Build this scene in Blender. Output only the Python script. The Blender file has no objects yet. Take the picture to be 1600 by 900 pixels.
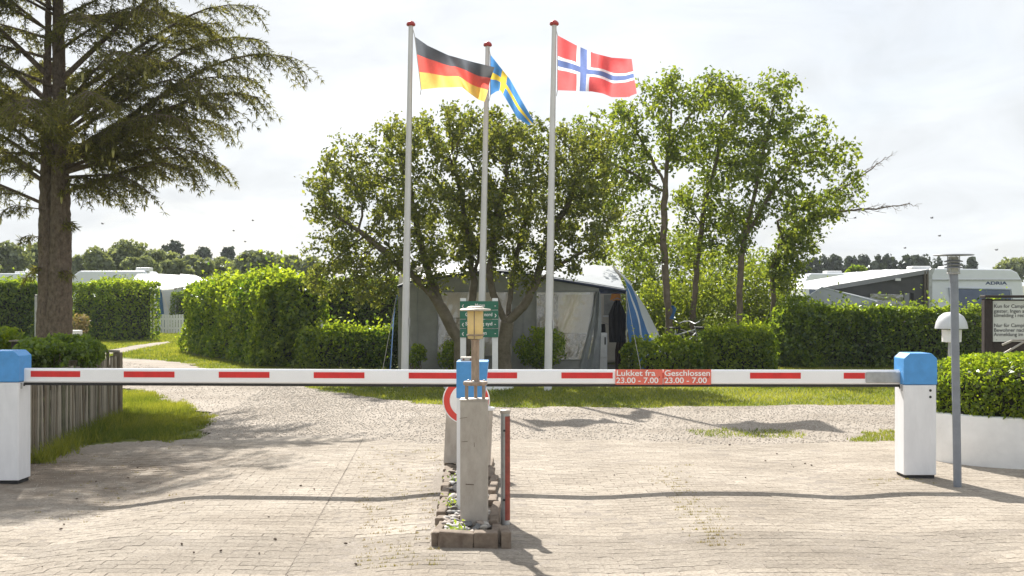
import bpy, math, random
import numpy as np
from mathutils import Vector, Matrix, Quaternion
random.seed(7); RNG = np.random.default_rng(7)
R = math.radians
scene = bpy.context.scene
C = scene.collection

# ------------------------------------------------------------------ camera, sky, sun, exposure
F, HY, H = 1778.0, 470.0, 1.53            # focal length and horizon row of the 1600x900 photograph, eye height
cam = bpy.data.cameras.new('camera'); camo = bpy.data.objects.new('camera', cam); C.objects.link(camo)
cam.lens = 40.0; cam.sensor_width = 36.0; cam.shift_y = 20 / 1600.0
cam.clip_start = 0.1; cam.clip_end = 3000
camo.location = (0, 0, H); camo.rotation_euler = (R(90), 0, 0)
scene.camera = camo

SUN_EL, SUN_AZ = R(41.5), R(-17.0)        # azimuth from +Y, negative = to the left
world = bpy.data.worlds.new('World'); scene.world = world; world.use_nodes = True
wt = world.node_tree; wt.nodes.clear()
def wn(t, **k):
    n = wt.nodes.new(t)
    for a, b in k.items(): setattr(n, a, b)
    return n
wo = wn('ShaderNodeOutputWorld'); mixs = wn('ShaderNodeMixShader')
sky = wn('ShaderNodeTexSky', sky_type='NISHITA', sun_disc=False, sun_elevation=SUN_EL, sun_rotation=SUN_AZ % (2 * math.pi),
         air_density=1.0, dust_density=2.0, ozone_density=1.0)
bg1 = wn('ShaderNodeBackground'); bg1.inputs[1].default_value = 0.085
bg2 = wn('ShaderNodeBackground'); bg2.inputs[0].default_value = (0.93, 0.965, 1.0, 1); bg2.inputs[1].default_value = 0.46
tc = wn('ShaderNodeTexCoord'); sep = wn('ShaderNodeSeparateXYZ'); mx = wn('ShaderNodeMath', operation='MAXIMUM'); mx.inputs[1].default_value = 0.0
ad = wn('ShaderNodeMath', operation='ADD'); ad.inputs[1].default_value = 0.25
dv = wn('ShaderNodeVectorMath', operation='DIVIDE'); cmb = wn('ShaderNodeCombineXYZ')
n1 = wn('ShaderNodeTexNoise'); n1.inputs['Scale'].default_value = 1.25; n1.inputs['Detail'].default_value = 7; n1.inputs['Roughness'].default_value = 0.55; n1.inputs['Distortion'].default_value = 0.5
rmp = wn('ShaderNodeValToRGB'); rmp.color_ramp.elements[0].position = 0.30; rmp.color_ramp.elements[0].color = (0.62, 0.62, 0.62, 1)
rmp.color_ramp.elements[1].position = 0.56; rmp.color_ramp.elements[1].color = (0.97, 0.97, 0.97, 1)
L = wt.links.new
L(tc.outputs['Generated'], sep.inputs[0]); L(sep.outputs[2], mx.inputs[0]); L(mx.outputs[0], ad.inputs[0])
for i in range(3): L(ad.outputs[0], cmb.inputs[i])
L(tc.outputs['Generated'], dv.inputs[0]); L(cmb.outputs[0], dv.inputs[1]); L(dv.outputs[0], n1.inputs['Vector'])
L(n1.outputs['Fac'], rmp.inputs[0]); L(rmp.outputs[0], mixs.inputs[0])
n2w = wn('ShaderNodeTexNoise'); n2w.inputs['Scale'].default_value = 2.6; n2w.inputs['Detail'].default_value = 8; n2w.inputs['Roughness'].default_value = .6; n2w.inputs['Distortion'].default_value = .8
r2w = wn('ShaderNodeMapRange'); r2w.inputs[1].default_value = .30; r2w.inputs[2].default_value = .66; r2w.inputs[3].default_value = .43; r2w.inputs[4].default_value = .545
L(dv.outputs[0], n2w.inputs['Vector']); L(n2w.outputs['Fac'], r2w.inputs[0]); L(r2w.outputs[0], bg2.inputs[1])
L(sky.outputs[0], bg1.inputs[0]); L(bg1.outputs[0], mixs.inputs[1]); L(bg2.outputs[0], mixs.inputs[2]); L(mixs.outputs[0], wo.inputs[0])

sl = bpy.data.lights.new('sun', 'SUN'); sl.energy = 5.0; sl.angle = R(0.5); sl.color = (1.0, 0.95, 0.87)
so = bpy.data.objects.new('sun', sl); C.objects.link(so)
sdir = Vector((math.sin(SUN_AZ) * math.cos(SUN_EL), math.cos(SUN_AZ) * math.cos(SUN_EL), math.sin(SUN_EL)))
so.rotation_euler = sdir.to_track_quat('Z', 'Y').to_euler(); so.location = sdir * 60
vs = scene.view_settings; vs.view_transform = 'Standard'; vs.look = 'None'; vs.gamma = 1.0; vs.use_curve_mapping = False; vs.exposure = 0.95
scene.cycles.max_bounces = 8; scene.cycles.transparent_max_bounces = 12; scene.cycles.volume_bounces = 0

# ------------------------------------------------------------------ measuring helpers
def at(px, py, Y):                        # a point seen at (px, py) that stands Y metres away
    return Vector(((px - 800) / F * Y, Y, H - (py - HY) / F * Y))
def dep(py): return H * F / (py - HY)     # distance of level ground seen at row py
def gr(px, py):
    Y = dep(py); return Vector(((px - 800) / F * Y, Y, 0))
GX = [-12, -5, -3.6, -3.1, -2.5, -1.7, -1.0, -0.55, 0.0, 0.65, 1.3, 2.0, 2.6, 3.1, 4, 12]
GZ = [0, -.02, -.06, -.09, -.01, -.015, -.03, .015, 0, -.018, .015, .012, -.02, .012, 0, 0]
_gx = np.linspace(-12, 12, 481); _gz = np.interp(_gx, GX, GZ); _k = np.hanning(15); _gz = np.convolve(_gz, _k / _k.sum(), 'same')
def gz(x, y):                             # shallow wheel ruts of the yard
    f = np.clip((13.0 - np.asarray(y, float)) / 2.5, 0, 1)
    return np.interp(x, _gx, _gz) * f
def vn(p, s, seed=0):                     # cheap smooth noise -1..1, vectorised
    p = np.asarray(p, float) * s; r = np.random.default_rng(seed); o = np.zeros(p.shape[:-1])
    for i in range(5):
        k = r.normal(size=p.shape[-1]) * (1 + .45 * i); o += np.sin(p @ k + r.uniform(0, 6.3)) / (1 + .4 * i)
    return o / 2.3

# ------------------------------------------------------------------ materials
MATS = {}
def mat(name, col, rough=0.6, var=0.12, scale=6.0, bump=0.0, bscale=60.0, metal=0.0, col2=None, spec=0.5, stretch=None, trans=0.0):
    if name in MATS: return MATS[name]
    m = bpy.data.materials.new(name); m.use_nodes = True; nt = m.node_tree; b = nt.nodes['Principled BSDF']
    N = nt.nodes.new; K = nt.links.new
    tcn = N('ShaderNodeTexCoord'); src = tcn.outputs['Object']
    if stretch:
        mp = N('ShaderNodeMapping'); mp.inputs['Scale'].default_value = stretch; K(src, mp.inputs[0]); src = mp.outputs[0]
    nz = N('ShaderNodeTexNoise'); nz.inputs['Scale'].default_value = scale; nz.inputs['Detail'].default_value = 6; nz.inputs['Roughness'].default_value = .65
    K(src, nz.inputs['Vector'])
    rp = N('ShaderNodeValToRGB'); rp.color_ramp.elements[0].position = .32; rp.color_ramp.elements[1].position = .68
    c2 = col2 if col2 else tuple(min(1, c * (1 + var)) for c in col); c1 = col if col2 else tuple(c * (1 - var) for c in col)
    rp.color_ramp.elements[0].color = (*c1, 1); rp.color_ramp.elements[1].color = (*c2, 1)
    K(nz.outputs['Fac'], rp.inputs[0]); K(rp.outputs[0], b.inputs['Base Color'])
    b.inputs['Roughness'].default_value = rough; b.inputs['Metallic'].default_value = metal; b.inputs['Specular IOR Level'].default_value = spec
    if bump:
        n2 = N('ShaderNodeTexNoise'); n2.inputs['Scale'].default_value = bscale; n2.inputs['Detail'].default_value = 4; K(src, n2.inputs['Vector'])
        bp = N('ShaderNodeBump'); bp.inputs['Strength'].default_value = min(1, bump); bp.inputs['Distance'].default_value = 0.035 if bump >= 1 else 0.01
        K(n2.outputs['Fac'], bp.inputs['Height']); K(bp.outputs[0], b.inputs['Normal'])
    if trans:
        out = nt.nodes['Material Output']; tl = N('ShaderNodeBsdfTranslucent'); ms = N('ShaderNodeMixShader'); ms.inputs[0].default_value = trans
        K(rp.outputs[0], tl.inputs[0]); K(b.outputs[0], ms.inputs[1]); K(tl.outputs[0], ms.inputs[2]); K(ms.outputs[0], out.inputs[0])
    MATS[name] = m; return m
def leafmat(name, c1, c2, tr=0.45, gloss=0.07, trcol=1.6, rough=.4):
    if name in MATS: return MATS[name]
    m = bpy.data.materials.new(name); m.use_nodes = True; nt = m.node_tree; nt.nodes.clear(); N = nt.nodes.new; K = nt.links.new
    out = N('ShaderNodeOutputMaterial'); a = N('ShaderNodeAttribute'); a.attribute_name = 'tint'
    rp = N('ShaderNodeValToRGB'); rp.color_ramp.elements[0].color = (*c1, 1); rp.color_ramp.elements[1].color = (*c2, 1); K(a.outputs['Fac'], rp.inputs[0])
    d = N('ShaderNodeBsdfDiffuse'); K(rp.outputs[0], d.inputs[0])
    t = N('ShaderNodeBsdfTranslucent'); mu = N('ShaderNodeMix'); mu.data_type = 'RGBA'; mu.blend_type = 'MULTIPLY'; mu.inputs[0].default_value = 1
    mu.inputs[7].default_value = (trcol * 1.1, trcol * 1.05, trcol * .55, 1); K(rp.outputs[0], mu.inputs[6]); K(mu.outputs[2], t.inputs[0])
    m1 = N('ShaderNodeMixShader'); m1.inputs[0].default_value = tr; K(d.outputs[0], m1.inputs[1]); K(t.outputs[0], m1.inputs[2])
    g = N('ShaderNodeBsdfGlossy'); g.inputs['Roughness'].default_value = rough; g.inputs[0].default_value = (.9, .95, 1, 1)
    m2 = N('ShaderNodeMixShader'); m2.inputs[0].default_value = gloss; K(m1.outputs[0], m2.inputs[1]); K(g.outputs[0], m2.inputs[2]); K(m2.outputs[0], out.inputs[0])
    MATS[name] = m; return m
def foil(name, tint, tfac, gl=.12):
    m = bpy.data.materials.new(name); m.use_nodes = True; nt = m.node_tree; nt.nodes.clear(); N = nt.nodes.new; K = nt.links.new
    out = N('ShaderNodeOutputMaterial'); tr = N('ShaderNodeBsdfTransparent'); d = N('ShaderNodeBsdfDiffuse'); d.inputs[0].default_value = (*tint, 1)
    g = N('ShaderNodeBsdfGlossy'); g.inputs['Roughness'].default_value = .12
    nz = N('ShaderNodeTexNoise'); nz.inputs['Scale'].default_value = 2.2; bp = N('ShaderNodeBump'); bp.inputs['Strength'].default_value = .5; bp.inputs['Distance'].default_value = .05
    K(nz.outputs['Fac'], bp.inputs['Height']); K(bp.outputs[0], g.inputs['Normal'])
    a = N('ShaderNodeMixShader'); a.inputs[0].default_value = tfac; K(d.outputs[0], a.inputs[1]); K(tr.outputs[0], a.inputs[2])
    b = N('ShaderNodeMixShader'); b.inputs[0].default_value = gl; K(a.outputs[0], b.inputs[1]); K(g.outputs[0], b.inputs[2]); K(b.outputs[0], out.inputs[0])
    MATS[name] = m; return m
white = mat('white_paint', (.72, .725, .745), .42, .05, 6.0, .04, 40, col2=(.81, .815, .835), stretch=(2, 2, .6))
white2 = mat('white_coat', (.80, .80, .80), .5, .05, 9.0, .05, 90)
blue = mat('blue_paint', (.075, .30, .66), .42, .10, 14, .05, 90)
redm = mat('red_reflector', (.66, .022, .022), .35, .12, 12)
redfade = mat('faded_red', (.74, .155, .105), .55, .12, 9)
black = mat('black_rubber', (.018, .018, .02), .6, .2)
alu = mat('aluminium', (.36, .32, .28), .5, .09, 7, .05, 40, .25, col2=(.47, .43, .385), stretch=(2.2, 2.2, 1))
alud = mat('weathered_aluminium', (.44, .40, .345), .5, .28, 9, .06, 40, .3, stretch=(5, 5, 1.2))
steel = mat('galvanised_steel', (.40, .41, .42), .42, .18, 14, .03, 60, .6)
greym = mat('grey_lamp_paint', (.205, .225, .26), .45, .10, 10, .03, 60)
bronze = mat('weathered_bronze', (.33, .255, .20), .5, .35, 18, .08, 60, .35, stretch=(3, 3, .7))
glassy = mat('yellowed_lamp_glass', (.80, .66, .36), .22, .10, 10, trans=.45)
glassc = mat('clear_lamp_glass', (.66, .66, .60), .15, .08, 12, trans=.5)
wood = mat('weathered_wood', (.155, .125, .085), .85, .38, 7, .35, 60, stretch=(6, 6, .9))
wood2 = mat('grey_wood', (.20, .175, .135), .85, .35, 7, .35, 60, stretch=(6, 6, .9))
darkwood = mat('dark_stained_wood', (.028, .018, .016), .7, .3, 8, .2, 50)
green = mat('green_sign', (.012, .145, .085), .4, .10, 8)
bark = mat('spruce_bark', (.075, .055, .042), .95, .45, 16, 1.0, 22, col2=(.20, .155, .12), stretch=(1.3, 1.3, .8))
bark2 = mat('smooth_bark', (.085, .070, .045), .9, .4, 7, .6, 40, col2=(.17, .145, .105))
bark3 = mat('brown_bark', (.10, .075, .05), .9, .4, 8, .6, 40, col2=(.19, .15, .11))
twigm = mat('hedge_twigs', (.022, .022, .010), .95, .4, 20)
grey_cloth = mat('grey_awning_cloth', (.27, .275, .275), .8, .10, 5, .15, 12, trans=.15)
flapm = mat('grey_curtain_cloth', (.27, .285, .30), .8, .12, 5, .2, 10, trans=.2)
blue_cloth = mat('blue_awning_cloth', (.035, .14, .36), .7, .14, 5, .2, 10, trans=.2)
navy = mat('navy_piping', (.015, .025, .07), .5, .2)
silver = mat('silver_roof_cloth', (.52, .55, .59), .6, .08, 3, .25, 7, trans=.25)
cream = mat('cream_caravan', (.62, .57, .49), .5, .08, 4)
darkc = mat('dark_clothing', (.016, .015, .018), .9, .3)
stone = mat('kerb_concrete', (.12, .088, .064), .9, .3, 14, .4, 90, col2=(.24, .19, .145))
pebm = mat('pebble', (.34, .32, .30), .75, .3, 5, .2, 60)

# ------------------------------------------------------------------ mesh helpers
class MB:
    def __init__(s): s.v = []; s.f = []; s.m = []; s.n = 0
    def add(s, vs, fs, mi=0):
        o = s.n; s.v.extend([tuple(q) for q in vs]); s.n += len(vs)
        for q in fs: s.f.append(tuple(o + i for i in q)); s.m.append(mi)
        return s
    def box(s, c, d, rot=None, mi=0):
        x, y, z = [q / 2 for q in d]; P = [Vector(p) for p in ((-x,-y,-z),(x,-y,-z),(x,y,-z),(-x,y,-z),(-x,-y,z),(x,-y,z),(x,y,z),(-x,y,z))]
        if rot is not None: P = [rot @ p for p in P]
        c = Vector(c)
        return s.add([p + c for p in P], [(3,2,1,0),(4,5,6,7),(0,1,5,4),(1,2,6,5),(2,3,7,6),(3,0,4,7)], mi)
    def tube(s, path, rad, n=8, cap=True, mi=0):
        path = [Vector(p) for p in path]; k = len(path)
        if not hasattr(rad, '__len__'): rad = [rad] * k
        up = None; vs = []
        for i, p in enumerate(path):
            t = (path[min(i + 1, k - 1)] - path[max(i - 1, 0)])
            if t.length < 1e-9: t = Vector((0, 0, 1))
            t.normalize()
            if up is None: up = Vector((1, 0, 0)) if abs(t.x) < .8 else Vector((0, 1, 0))
            u = (up - t * up.dot(t)).normalized(); w = t.cross(u); up = u
            for j in range(n):
                a = 2 * math.pi * j / n; vs.append(p + (u * math.cos(a) + w * math.sin(a)) * rad[i])
        fs = [(i * n + j, i * n + (j + 1) % n, (i + 1) * n + (j + 1) % n, (i + 1) * n + j) for i in range(k - 1) for j in range(n)]
        if cap: fs += [tuple(range(n - 1, -1, -1)), tuple((k - 1) * n + j for j in range(n))]
        return s.add(vs, fs, mi)
    def lathe(s, prof, c=(0, 0, 0), n=24, mi=0, sx=1, sy=1):
        c = Vector(c); vs = []; fs = []
        for r, z in prof:
            for j in range(n):
                a = 2 * math.pi * j / n; vs.append(c + Vector((r * math.cos(a) * sx, r * math.sin(a) * sy, z)))
        for i in range(len(prof) - 1):
            for j in range(n): fs.append((i * n + j, i * n + (j + 1) % n, (i + 1) * n + (j + 1) % n, (i + 1) * n + j))
        if prof[0][0] > 1e-4: fs.append(tuple(range(n - 1, -1, -1)))
        if prof[-1][0] > 1e-4: fs.append(tuple((len(prof) - 1) * n + j for j in range(n)))
        return s.add(vs, fs, mi)
    def prism(s, pts, d, mi=0):           # closed outline (3D points) extruded by vector d
        n = len(pts); a = [Vector(p) for p in pts]; d = Vector(d)
        return s.add(a + [p + d for p in a], [tuple(range(n)), tuple(range(2 * n - 1, n - 1, -1))] + [(i, n + i, n + (i + 1) % n, (i + 1) % n) for i in range(n)], mi)
    def loft(s, rows, mi=0):
        n = len(rows[0]); vs = [p for r in rows for p in r]
        return s.add(vs, [(i * n + j, i * n + j + 1, (i + 1) * n + j + 1, (i + 1) * n + j) for i in range(len(rows) - 1) for j in range(n - 1)], mi)
    def mesh(s, name, mats, smooth=False):
        me = bpy.data.meshes.new(name); me.from_pydata([tuple(v) for v in s.v], [], s.f)
        for m in (mats if isinstance(mats, (list, tuple)) else [mats]): me.materials.append(m)
        if any(s.m): me.polygons.foreach_set('material_index', s.m)
        if smooth: me.polygons.foreach_set('use_smooth', [True] * len(me.polygons))
        me.update(); return me
    def build(s, name, mats, parent=None, smooth=False, bevel=0, fix=True):
        me = s.mesh(name, mats, smooth)
        if fix:
            import bmesh
            bm = bmesh.new(); bm.from_mesh(me); bmesh.ops.recalc_face_normals(bm, faces=bm.faces); bm.to_mesh(me); bm.free()
        return link(name, me, parent, bevel, smooth)
def link(name, me, parent=None, bevel=0, smooth=False):
    o = bpy.data.objects.new(name, me); C.objects.link(o)
    if parent is not None: o.parent = parent; o.matrix_parent_inverse = Matrix.Translation(-Vector(parent.location))
    if bevel:
        b = o.modifiers.new('bevel', 'BEVEL'); b.width = bevel; b.segments = 2; b.limit_method = 'ANGLE'; b.angle_limit = R(35)
    if smooth and me.polygons:
        me.set_sharp_from_angle(angle=R(50))
    return o
def tag(o, label=None, cat=None, group=None, kind=None):
    for k, v in (('label', label), ('category', cat), ('group', group), ('kind', kind)):
        if v: o[k] = v
    return o
def thing(name, label, cat, loc=(0, 0, 0), group=None):
    o = bpy.data.objects.new(name, None); C.objects.link(o); o.location = loc; o.empty_display_size = .1
    return tag(o, label, cat, group)
def npmesh(name, V, Fq, mats, tint=None, smooth=False):
    V = np.asarray(V, np.float32); Fq = np.asarray(Fq, np.int32); k = Fq.shape[1]
    me = bpy.data.meshes.new(name); me.vertices.add(len(V)); me.vertices.foreach_set('co', V.ravel())
    me.loops.add(Fq.size); me.loops.foreach_set('vertex_index', Fq.ravel())
    me.polygons.add(len(Fq)); me.polygons.foreach_set('loop_start', np.arange(0, Fq.size, k, dtype=np.int32)); me.polygons.foreach_set('loop_total', np.full(len(Fq), k, np.int32))
    for m in (mats if isinstance(mats, (list, tuple)) else [mats]): me.materials.append(m)
    if tint is not None:
        a = me.attributes.new('tint', 'FLOAT', 'POINT'); a.data.foreach_set('value', np.asarray(tint, np.float32))
    if smooth: me.polygons.foreach_set('use_smooth', np.ones(len(Fq), bool))
    me.update(calc_edges=True); return me
def nrm(a): return a / np.maximum(np.linalg.norm(a, axis=-1, keepdims=True), 1e-9)
def leaves(name, P, Nr, size, m, tint, parent=None, aspect=.55, rng=RNG, droop=0.0, fold=.18, D=None):
    P = np.asarray(P, float); n = len(P); size = np.broadcast_to(size, n)[:, None]
    Nr = nrm(np.asarray(Nr)); t = rng.normal(size=(n, 3)) if D is None else np.array(D); t[:, 2] -= droop
    t = nrm(t - Nr * (t * Nr).sum(1, keepdims=True)); b = np.cross(Nr, t)
    base = P - t * size * .5; tip = P + t * size * .5; w = size * aspect * .5
    mid = P - t * size * .06
    l = mid + b * w + Nr * size * fold; r = mid - b * w + Nr * size * fold
    V = np.stack([base, l, tip, r], 1).reshape(-1, 3); Fq = np.arange(n * 4).reshape(n, 4)
    me = npmesh(name, V, Fq, m, np.repeat(tint, 4)); return link(name, me, parent)
def text(body, size, m, parent, loc, width=None, name='lettering', bold=.0, align='LEFT', rz=0):
    cu = bpy.data.curves.new(name, 'FONT'); cu.body = body; cu.size = 1.0; cu.extrude = .0008 / size; cu.offset = bold / size * .45; cu.align_x = align; cu.space_line = .9
    o = bpy.data.objects.new(name, cu); C.objects.link(o)
    me = bpy.data.meshes.new_from_object(o); bpy.data.objects.remove(o); me.materials.clear(); me.materials.append(m); me.name = name
    co = np.zeros(len(me.vertices) * 3); me.vertices.foreach_get('co', co); co = co.reshape(-1, 3) * size
    if width and len(co):
        s = width / (co[:, 0].max() - co[:, 0].min()); co[:, 0] *= s
    c = co.copy(); c[:, 1] = -co[:, 2]; c[:, 2] = co[:, 1]
    c += np.array(loc); me.vertices.foreach_set('co', c.ravel()); me.update()
    return link(name, me, parent)

# ------------------------------------------------------------------ ground
def inpoly(x, y, poly):
    x = np.asarray(x); ins = np.zeros(x.shape, bool); n = len(poly)
    for i in range(n):
        x1, y1 = poly[i]; x2, y2 = poly[(i + 1) % n]
        if y1 == y2: continue
        c = ((y1 > y) != (y2 > y)) & (x < (x2 - x1) * (y - y1) / (y2 - y1) + x1); ins ^= c
    return ins
def gpoly(pts): return [tuple(gr(*p)[:2]) for p in pts]
def sheet(name, poly, z, step, m, parent=None, edge=.12, es=3.0, seed=1, hfun=None):
    a = np.array(poly); x0, y0 = a.min(0) - .3; x1, y1 = a.max(0) + .3
    X, Y = np.meshgrid(np.arange(x0, x1, step), np.arange(y0, y1, step)); Q = np.stack([X, Y], -1)
    Xc, Yc = X[:-1, :-1] + step / 2, Y[:-1, :-1] + step / 2; qc = np.stack([Xc, Yc], -1)
    keep = inpoly(Xc + edge * vn(qc, es, seed), Yc + edge * vn(qc, es, seed + 5), poly)
    nx = X.shape[1]; i, j = np.nonzero(keep); f = np.stack([i * nx + j, i * nx + j + 1, (i + 1) * nx + j + 1, (i + 1) * nx + j], 1)
    Z = gz(X, Y) + z + (hfun(Q) if hfun else 0)
    V = np.stack([X, Y, Z], -1).reshape(-1, 3); u, inv = np.unique(f, return_inverse=True)
    me = npmesh(name, V[u], inv.reshape(f.shape), m, smooth=True); return link(name, me, parent)
def groundmat(name, cols, scale, fine, bump, bscale, dirt_shade=0.0):
    m = bpy.data.materials.new(name); m.use_nodes = True; nt = m.node_tree; b = nt.nodes['Principled BSDF']; N = nt.nodes.new; K = nt.links.new
    tcn = N('ShaderNodeTexCoord')
    a = N('ShaderNodeTexNoise'); a.inputs['Scale'].default_value = scale; a.inputs['Detail'].default_value = 8; a.inputs['Roughness'].default_value = .6
    f = N('ShaderNodeTexNoise'); f.inputs['Scale'].default_value = fine; f.inputs['Detail'].default_value = 5; f.inputs['Roughness'].default_value = .75
    geo = N('ShaderNodeNewGeometry'); POS = geo.outputs['Position']
    for q in (a, f): K(POS, q.inputs['Vector'])
    r1 = N('ShaderNodeValToRGB'); e = r1.color_ramp.elements; e[0].position = .35; e[0].color = (*cols[0], 1); e[1].position = .66; e[1].color = (*cols[1], 1)
    r2 = N('ShaderNodeValToRGB'); e = r2.color_ramp.elements; e[0].position = .32; e[0].color = (.62, .6, .58, 1); e[1].position = .62; e[1].color = (1.15, 1.15, 1.15, 1)
    mu = N('ShaderNodeMix'); mu.data_type = 'RGBA'; mu.blend_type = 'MULTIPLY'; mu.inputs[0].default_value = 1
    K(a.outputs['Fac'], r1.inputs[0]); K(f.outputs['Fac'], r2.inputs[0]); K(r1.outputs[0], mu.inputs[6]); K(r2.outputs[0], mu.inputs[7])
    oi = N('ShaderNodeObjectInfo'); at_ = N('ShaderNodeAttribute'); at_.attribute_name = 'tint'; s = N('ShaderNodeMath'); s.operation = 'ADD'
    K(oi.outputs['Random'], s.inputs[0]); K(at_.outputs['Fac'], s.inputs[1])
    mr = N('ShaderNodeMapRange'); mr.inputs[1].default_value = 0; mr.inputs[2].default_value = 2; mr.inputs[3].default_value = .80; mr.inputs[4].default_value = 1.16; K(s.outputs[0], mr.inputs[0])
    m2 = N('ShaderNodeVectorMath'); m2.operation = 'SCALE'; K(mu.outputs[2], m2.inputs[0]); K(mr.outputs[0], m2.inputs['Scale']); colo = m2.outputs[0]
    if dirt_shade:                               # humus, needles and painted tree shadow at the left edge, loose stains elsewhere
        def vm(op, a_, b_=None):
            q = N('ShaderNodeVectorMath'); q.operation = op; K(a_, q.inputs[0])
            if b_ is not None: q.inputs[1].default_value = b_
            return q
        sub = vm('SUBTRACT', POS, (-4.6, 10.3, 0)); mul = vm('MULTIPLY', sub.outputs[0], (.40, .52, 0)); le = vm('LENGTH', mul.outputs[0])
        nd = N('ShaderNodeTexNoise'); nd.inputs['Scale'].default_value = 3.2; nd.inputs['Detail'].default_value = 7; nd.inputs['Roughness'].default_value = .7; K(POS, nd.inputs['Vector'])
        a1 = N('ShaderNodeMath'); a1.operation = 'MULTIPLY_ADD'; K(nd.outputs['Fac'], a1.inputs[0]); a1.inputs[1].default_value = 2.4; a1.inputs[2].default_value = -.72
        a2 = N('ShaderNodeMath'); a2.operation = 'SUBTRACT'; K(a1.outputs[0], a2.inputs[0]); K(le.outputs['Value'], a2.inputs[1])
        rr_ = N('ShaderNodeMapRange'); rr_.inputs[1].default_value = -.55; rr_.inputs[2].default_value = .25; rr_.inputs[3].default_value = 0; rr_.inputs[4].default_value = dirt_shade; K(a2.outputs[0], rr_.inputs[0])
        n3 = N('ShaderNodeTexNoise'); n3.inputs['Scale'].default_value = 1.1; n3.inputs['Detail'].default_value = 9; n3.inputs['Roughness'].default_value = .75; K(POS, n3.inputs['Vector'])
        r3 = N('ShaderNodeMapRange'); r3.inputs[1].default_value = .56; r3.inputs[2].default_value = .72; r3.inputs[4].default_value = .40 * dirt_shade; K(n3.outputs['Fac'], r3.inputs[0])
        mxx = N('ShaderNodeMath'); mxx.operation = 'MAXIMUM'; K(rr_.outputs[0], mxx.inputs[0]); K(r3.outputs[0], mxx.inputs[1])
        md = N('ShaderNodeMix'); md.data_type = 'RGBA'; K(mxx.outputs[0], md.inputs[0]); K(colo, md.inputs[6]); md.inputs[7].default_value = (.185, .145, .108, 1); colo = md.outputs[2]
    K(colo, b.inputs['Base Color'])
    b.inputs['Roughness'].default_value = .92; b.inputs['Specular IOR Level'].default_value = .25
    n2 = N('ShaderNodeTexNoise'); n2.inputs['Scale'].default_value = bscale; n2.inputs['Detail'].default_value = 5; n2.inputs['Roughness'].default_value = .7; K(POS, n2.inputs['Vector'])
    bp = N('ShaderNodeBump'); bp.inputs['Strength'].default_value = bump; bp.inputs['Distance'].default_value = .012; K(n2.outputs['Fac'], bp.inputs['Height']); K(bp.outputs[0], b.inputs['Normal'])
    MATS[name] = m; return m
m_lawn = groundmat('lawn_soil', ((.10, .125, .028), (.20, .215, .05)), .55, 9, .6, 30)
m_gravel = groundmat('gravel', ((.31, .267, .22), (.45, .40, .345)), .8, 34, .9, 60, .35)
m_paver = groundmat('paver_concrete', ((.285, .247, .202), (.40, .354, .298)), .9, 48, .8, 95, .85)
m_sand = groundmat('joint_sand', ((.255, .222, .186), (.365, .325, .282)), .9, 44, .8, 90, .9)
m_soil = groundmat('dark_soil', ((.13, .10, .075), (.26, .22, .17)), 1.3, 22, .9, 40)
mb = MB(); S = 1500
xs = [-S, -300, -60, -30] + list(np.arange(-14, 14.1, .5)) + [30, 60, 300, S]; ys = [-40, 0, 4] + list(np.arange(5, 14.1, .5)) + [20, 40, 80, 200, 600, S]
mb.loft([[Vector((x, y, float(gz(x, y)) - .022)) for x in xs] for y in ys])
tag(mb.build('ground', m_lawn, smooth=True, fix=False), kind='structure')
LAWN = [(1700, 627), (1390, 632), (1200, 634), (1000, 637), (830, 637), (700, 634), (600, 624), (500, 609), (430, 597), (330, 578), (285, 567)]
gp = gpoly(LAWN + [(250, 563), (175, 560), (90, 556), (60, 560), (60, 610), (185, 607), (250, 620), (312, 645), (322, 662), (300, 683), (60, 700), (-300, 712), (-300, 740), (1900, 740), (1900, 640)])
tag(sheet('gravel_road', gp, .0, .07, m_gravel, edge=.16), kind='structure')
tp = [(120, 553), (180, 545), (215, 538.5), (262, 533), (266, 536), (232, 542), (196, 550), (150, 556.5)]
tag(sheet('gravel_path', gpoly(tp), -.008, .12, m_gravel, edge=.1), kind='structure')
PAVE = [(-500, 722), (60, 716), (230, 700), (330, 688), (480, 682), (620, 690), (700, 697), (830, 687), (1000, 690), (1110, 698), (1320, 693), (1480, 688), (1700, 690)]
pave_poly = gpoly(PAVE) + [(9.5, 3.5), (-9.5, 3.5)]
def openj(q): return np.clip(vn(q, 1.1, 21) * .9 - .2, 0, 1)
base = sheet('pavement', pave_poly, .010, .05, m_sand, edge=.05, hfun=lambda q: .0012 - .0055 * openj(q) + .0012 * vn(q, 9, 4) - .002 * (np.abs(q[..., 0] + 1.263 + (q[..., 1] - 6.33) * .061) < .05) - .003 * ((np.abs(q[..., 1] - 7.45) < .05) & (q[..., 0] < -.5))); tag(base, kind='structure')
def paver_outline(x0, x1, g=.002, ph=0):
    w = lambda x: .007 * (1 - 4 * abs((((x + ph) / .1) % 1) - .5))
    k = [x0] + [x for x in np.arange(x0 + .05, x1 - .01, .05)] + [x1]
    k = np.array(k); k2 = k.copy(); k2[0] += g; k2[-1] -= g
    return [(a, -.05 + w(b) + g) for a, b in zip(k2, k)] + [(a, .05 + w(b) - g) for a, b in zip(k2[::-1], k[::-1])]
def paver_geo(hw=.1, ph=0):
    o = paver_outline(-hw, hw, ph=ph); n = len(o)
    top = [(x * .985, y * .97, 0) for x, y in o]; mid = [(x, y, -.003) for x, y in o]; bot = [(x, y, -.022) for x, y in o]
    V = np.array(top + mid + bot); f = [tuple(range(n))]
    f += [(n + i, n + (i + 1) % n, (i + 1) % n, i) for i in range(n)] + [(2 * n + i, 2 * n + (i + 1) % n, n + (i + 1) % n, n + i) for i in range(n)]
    return V, f
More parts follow.
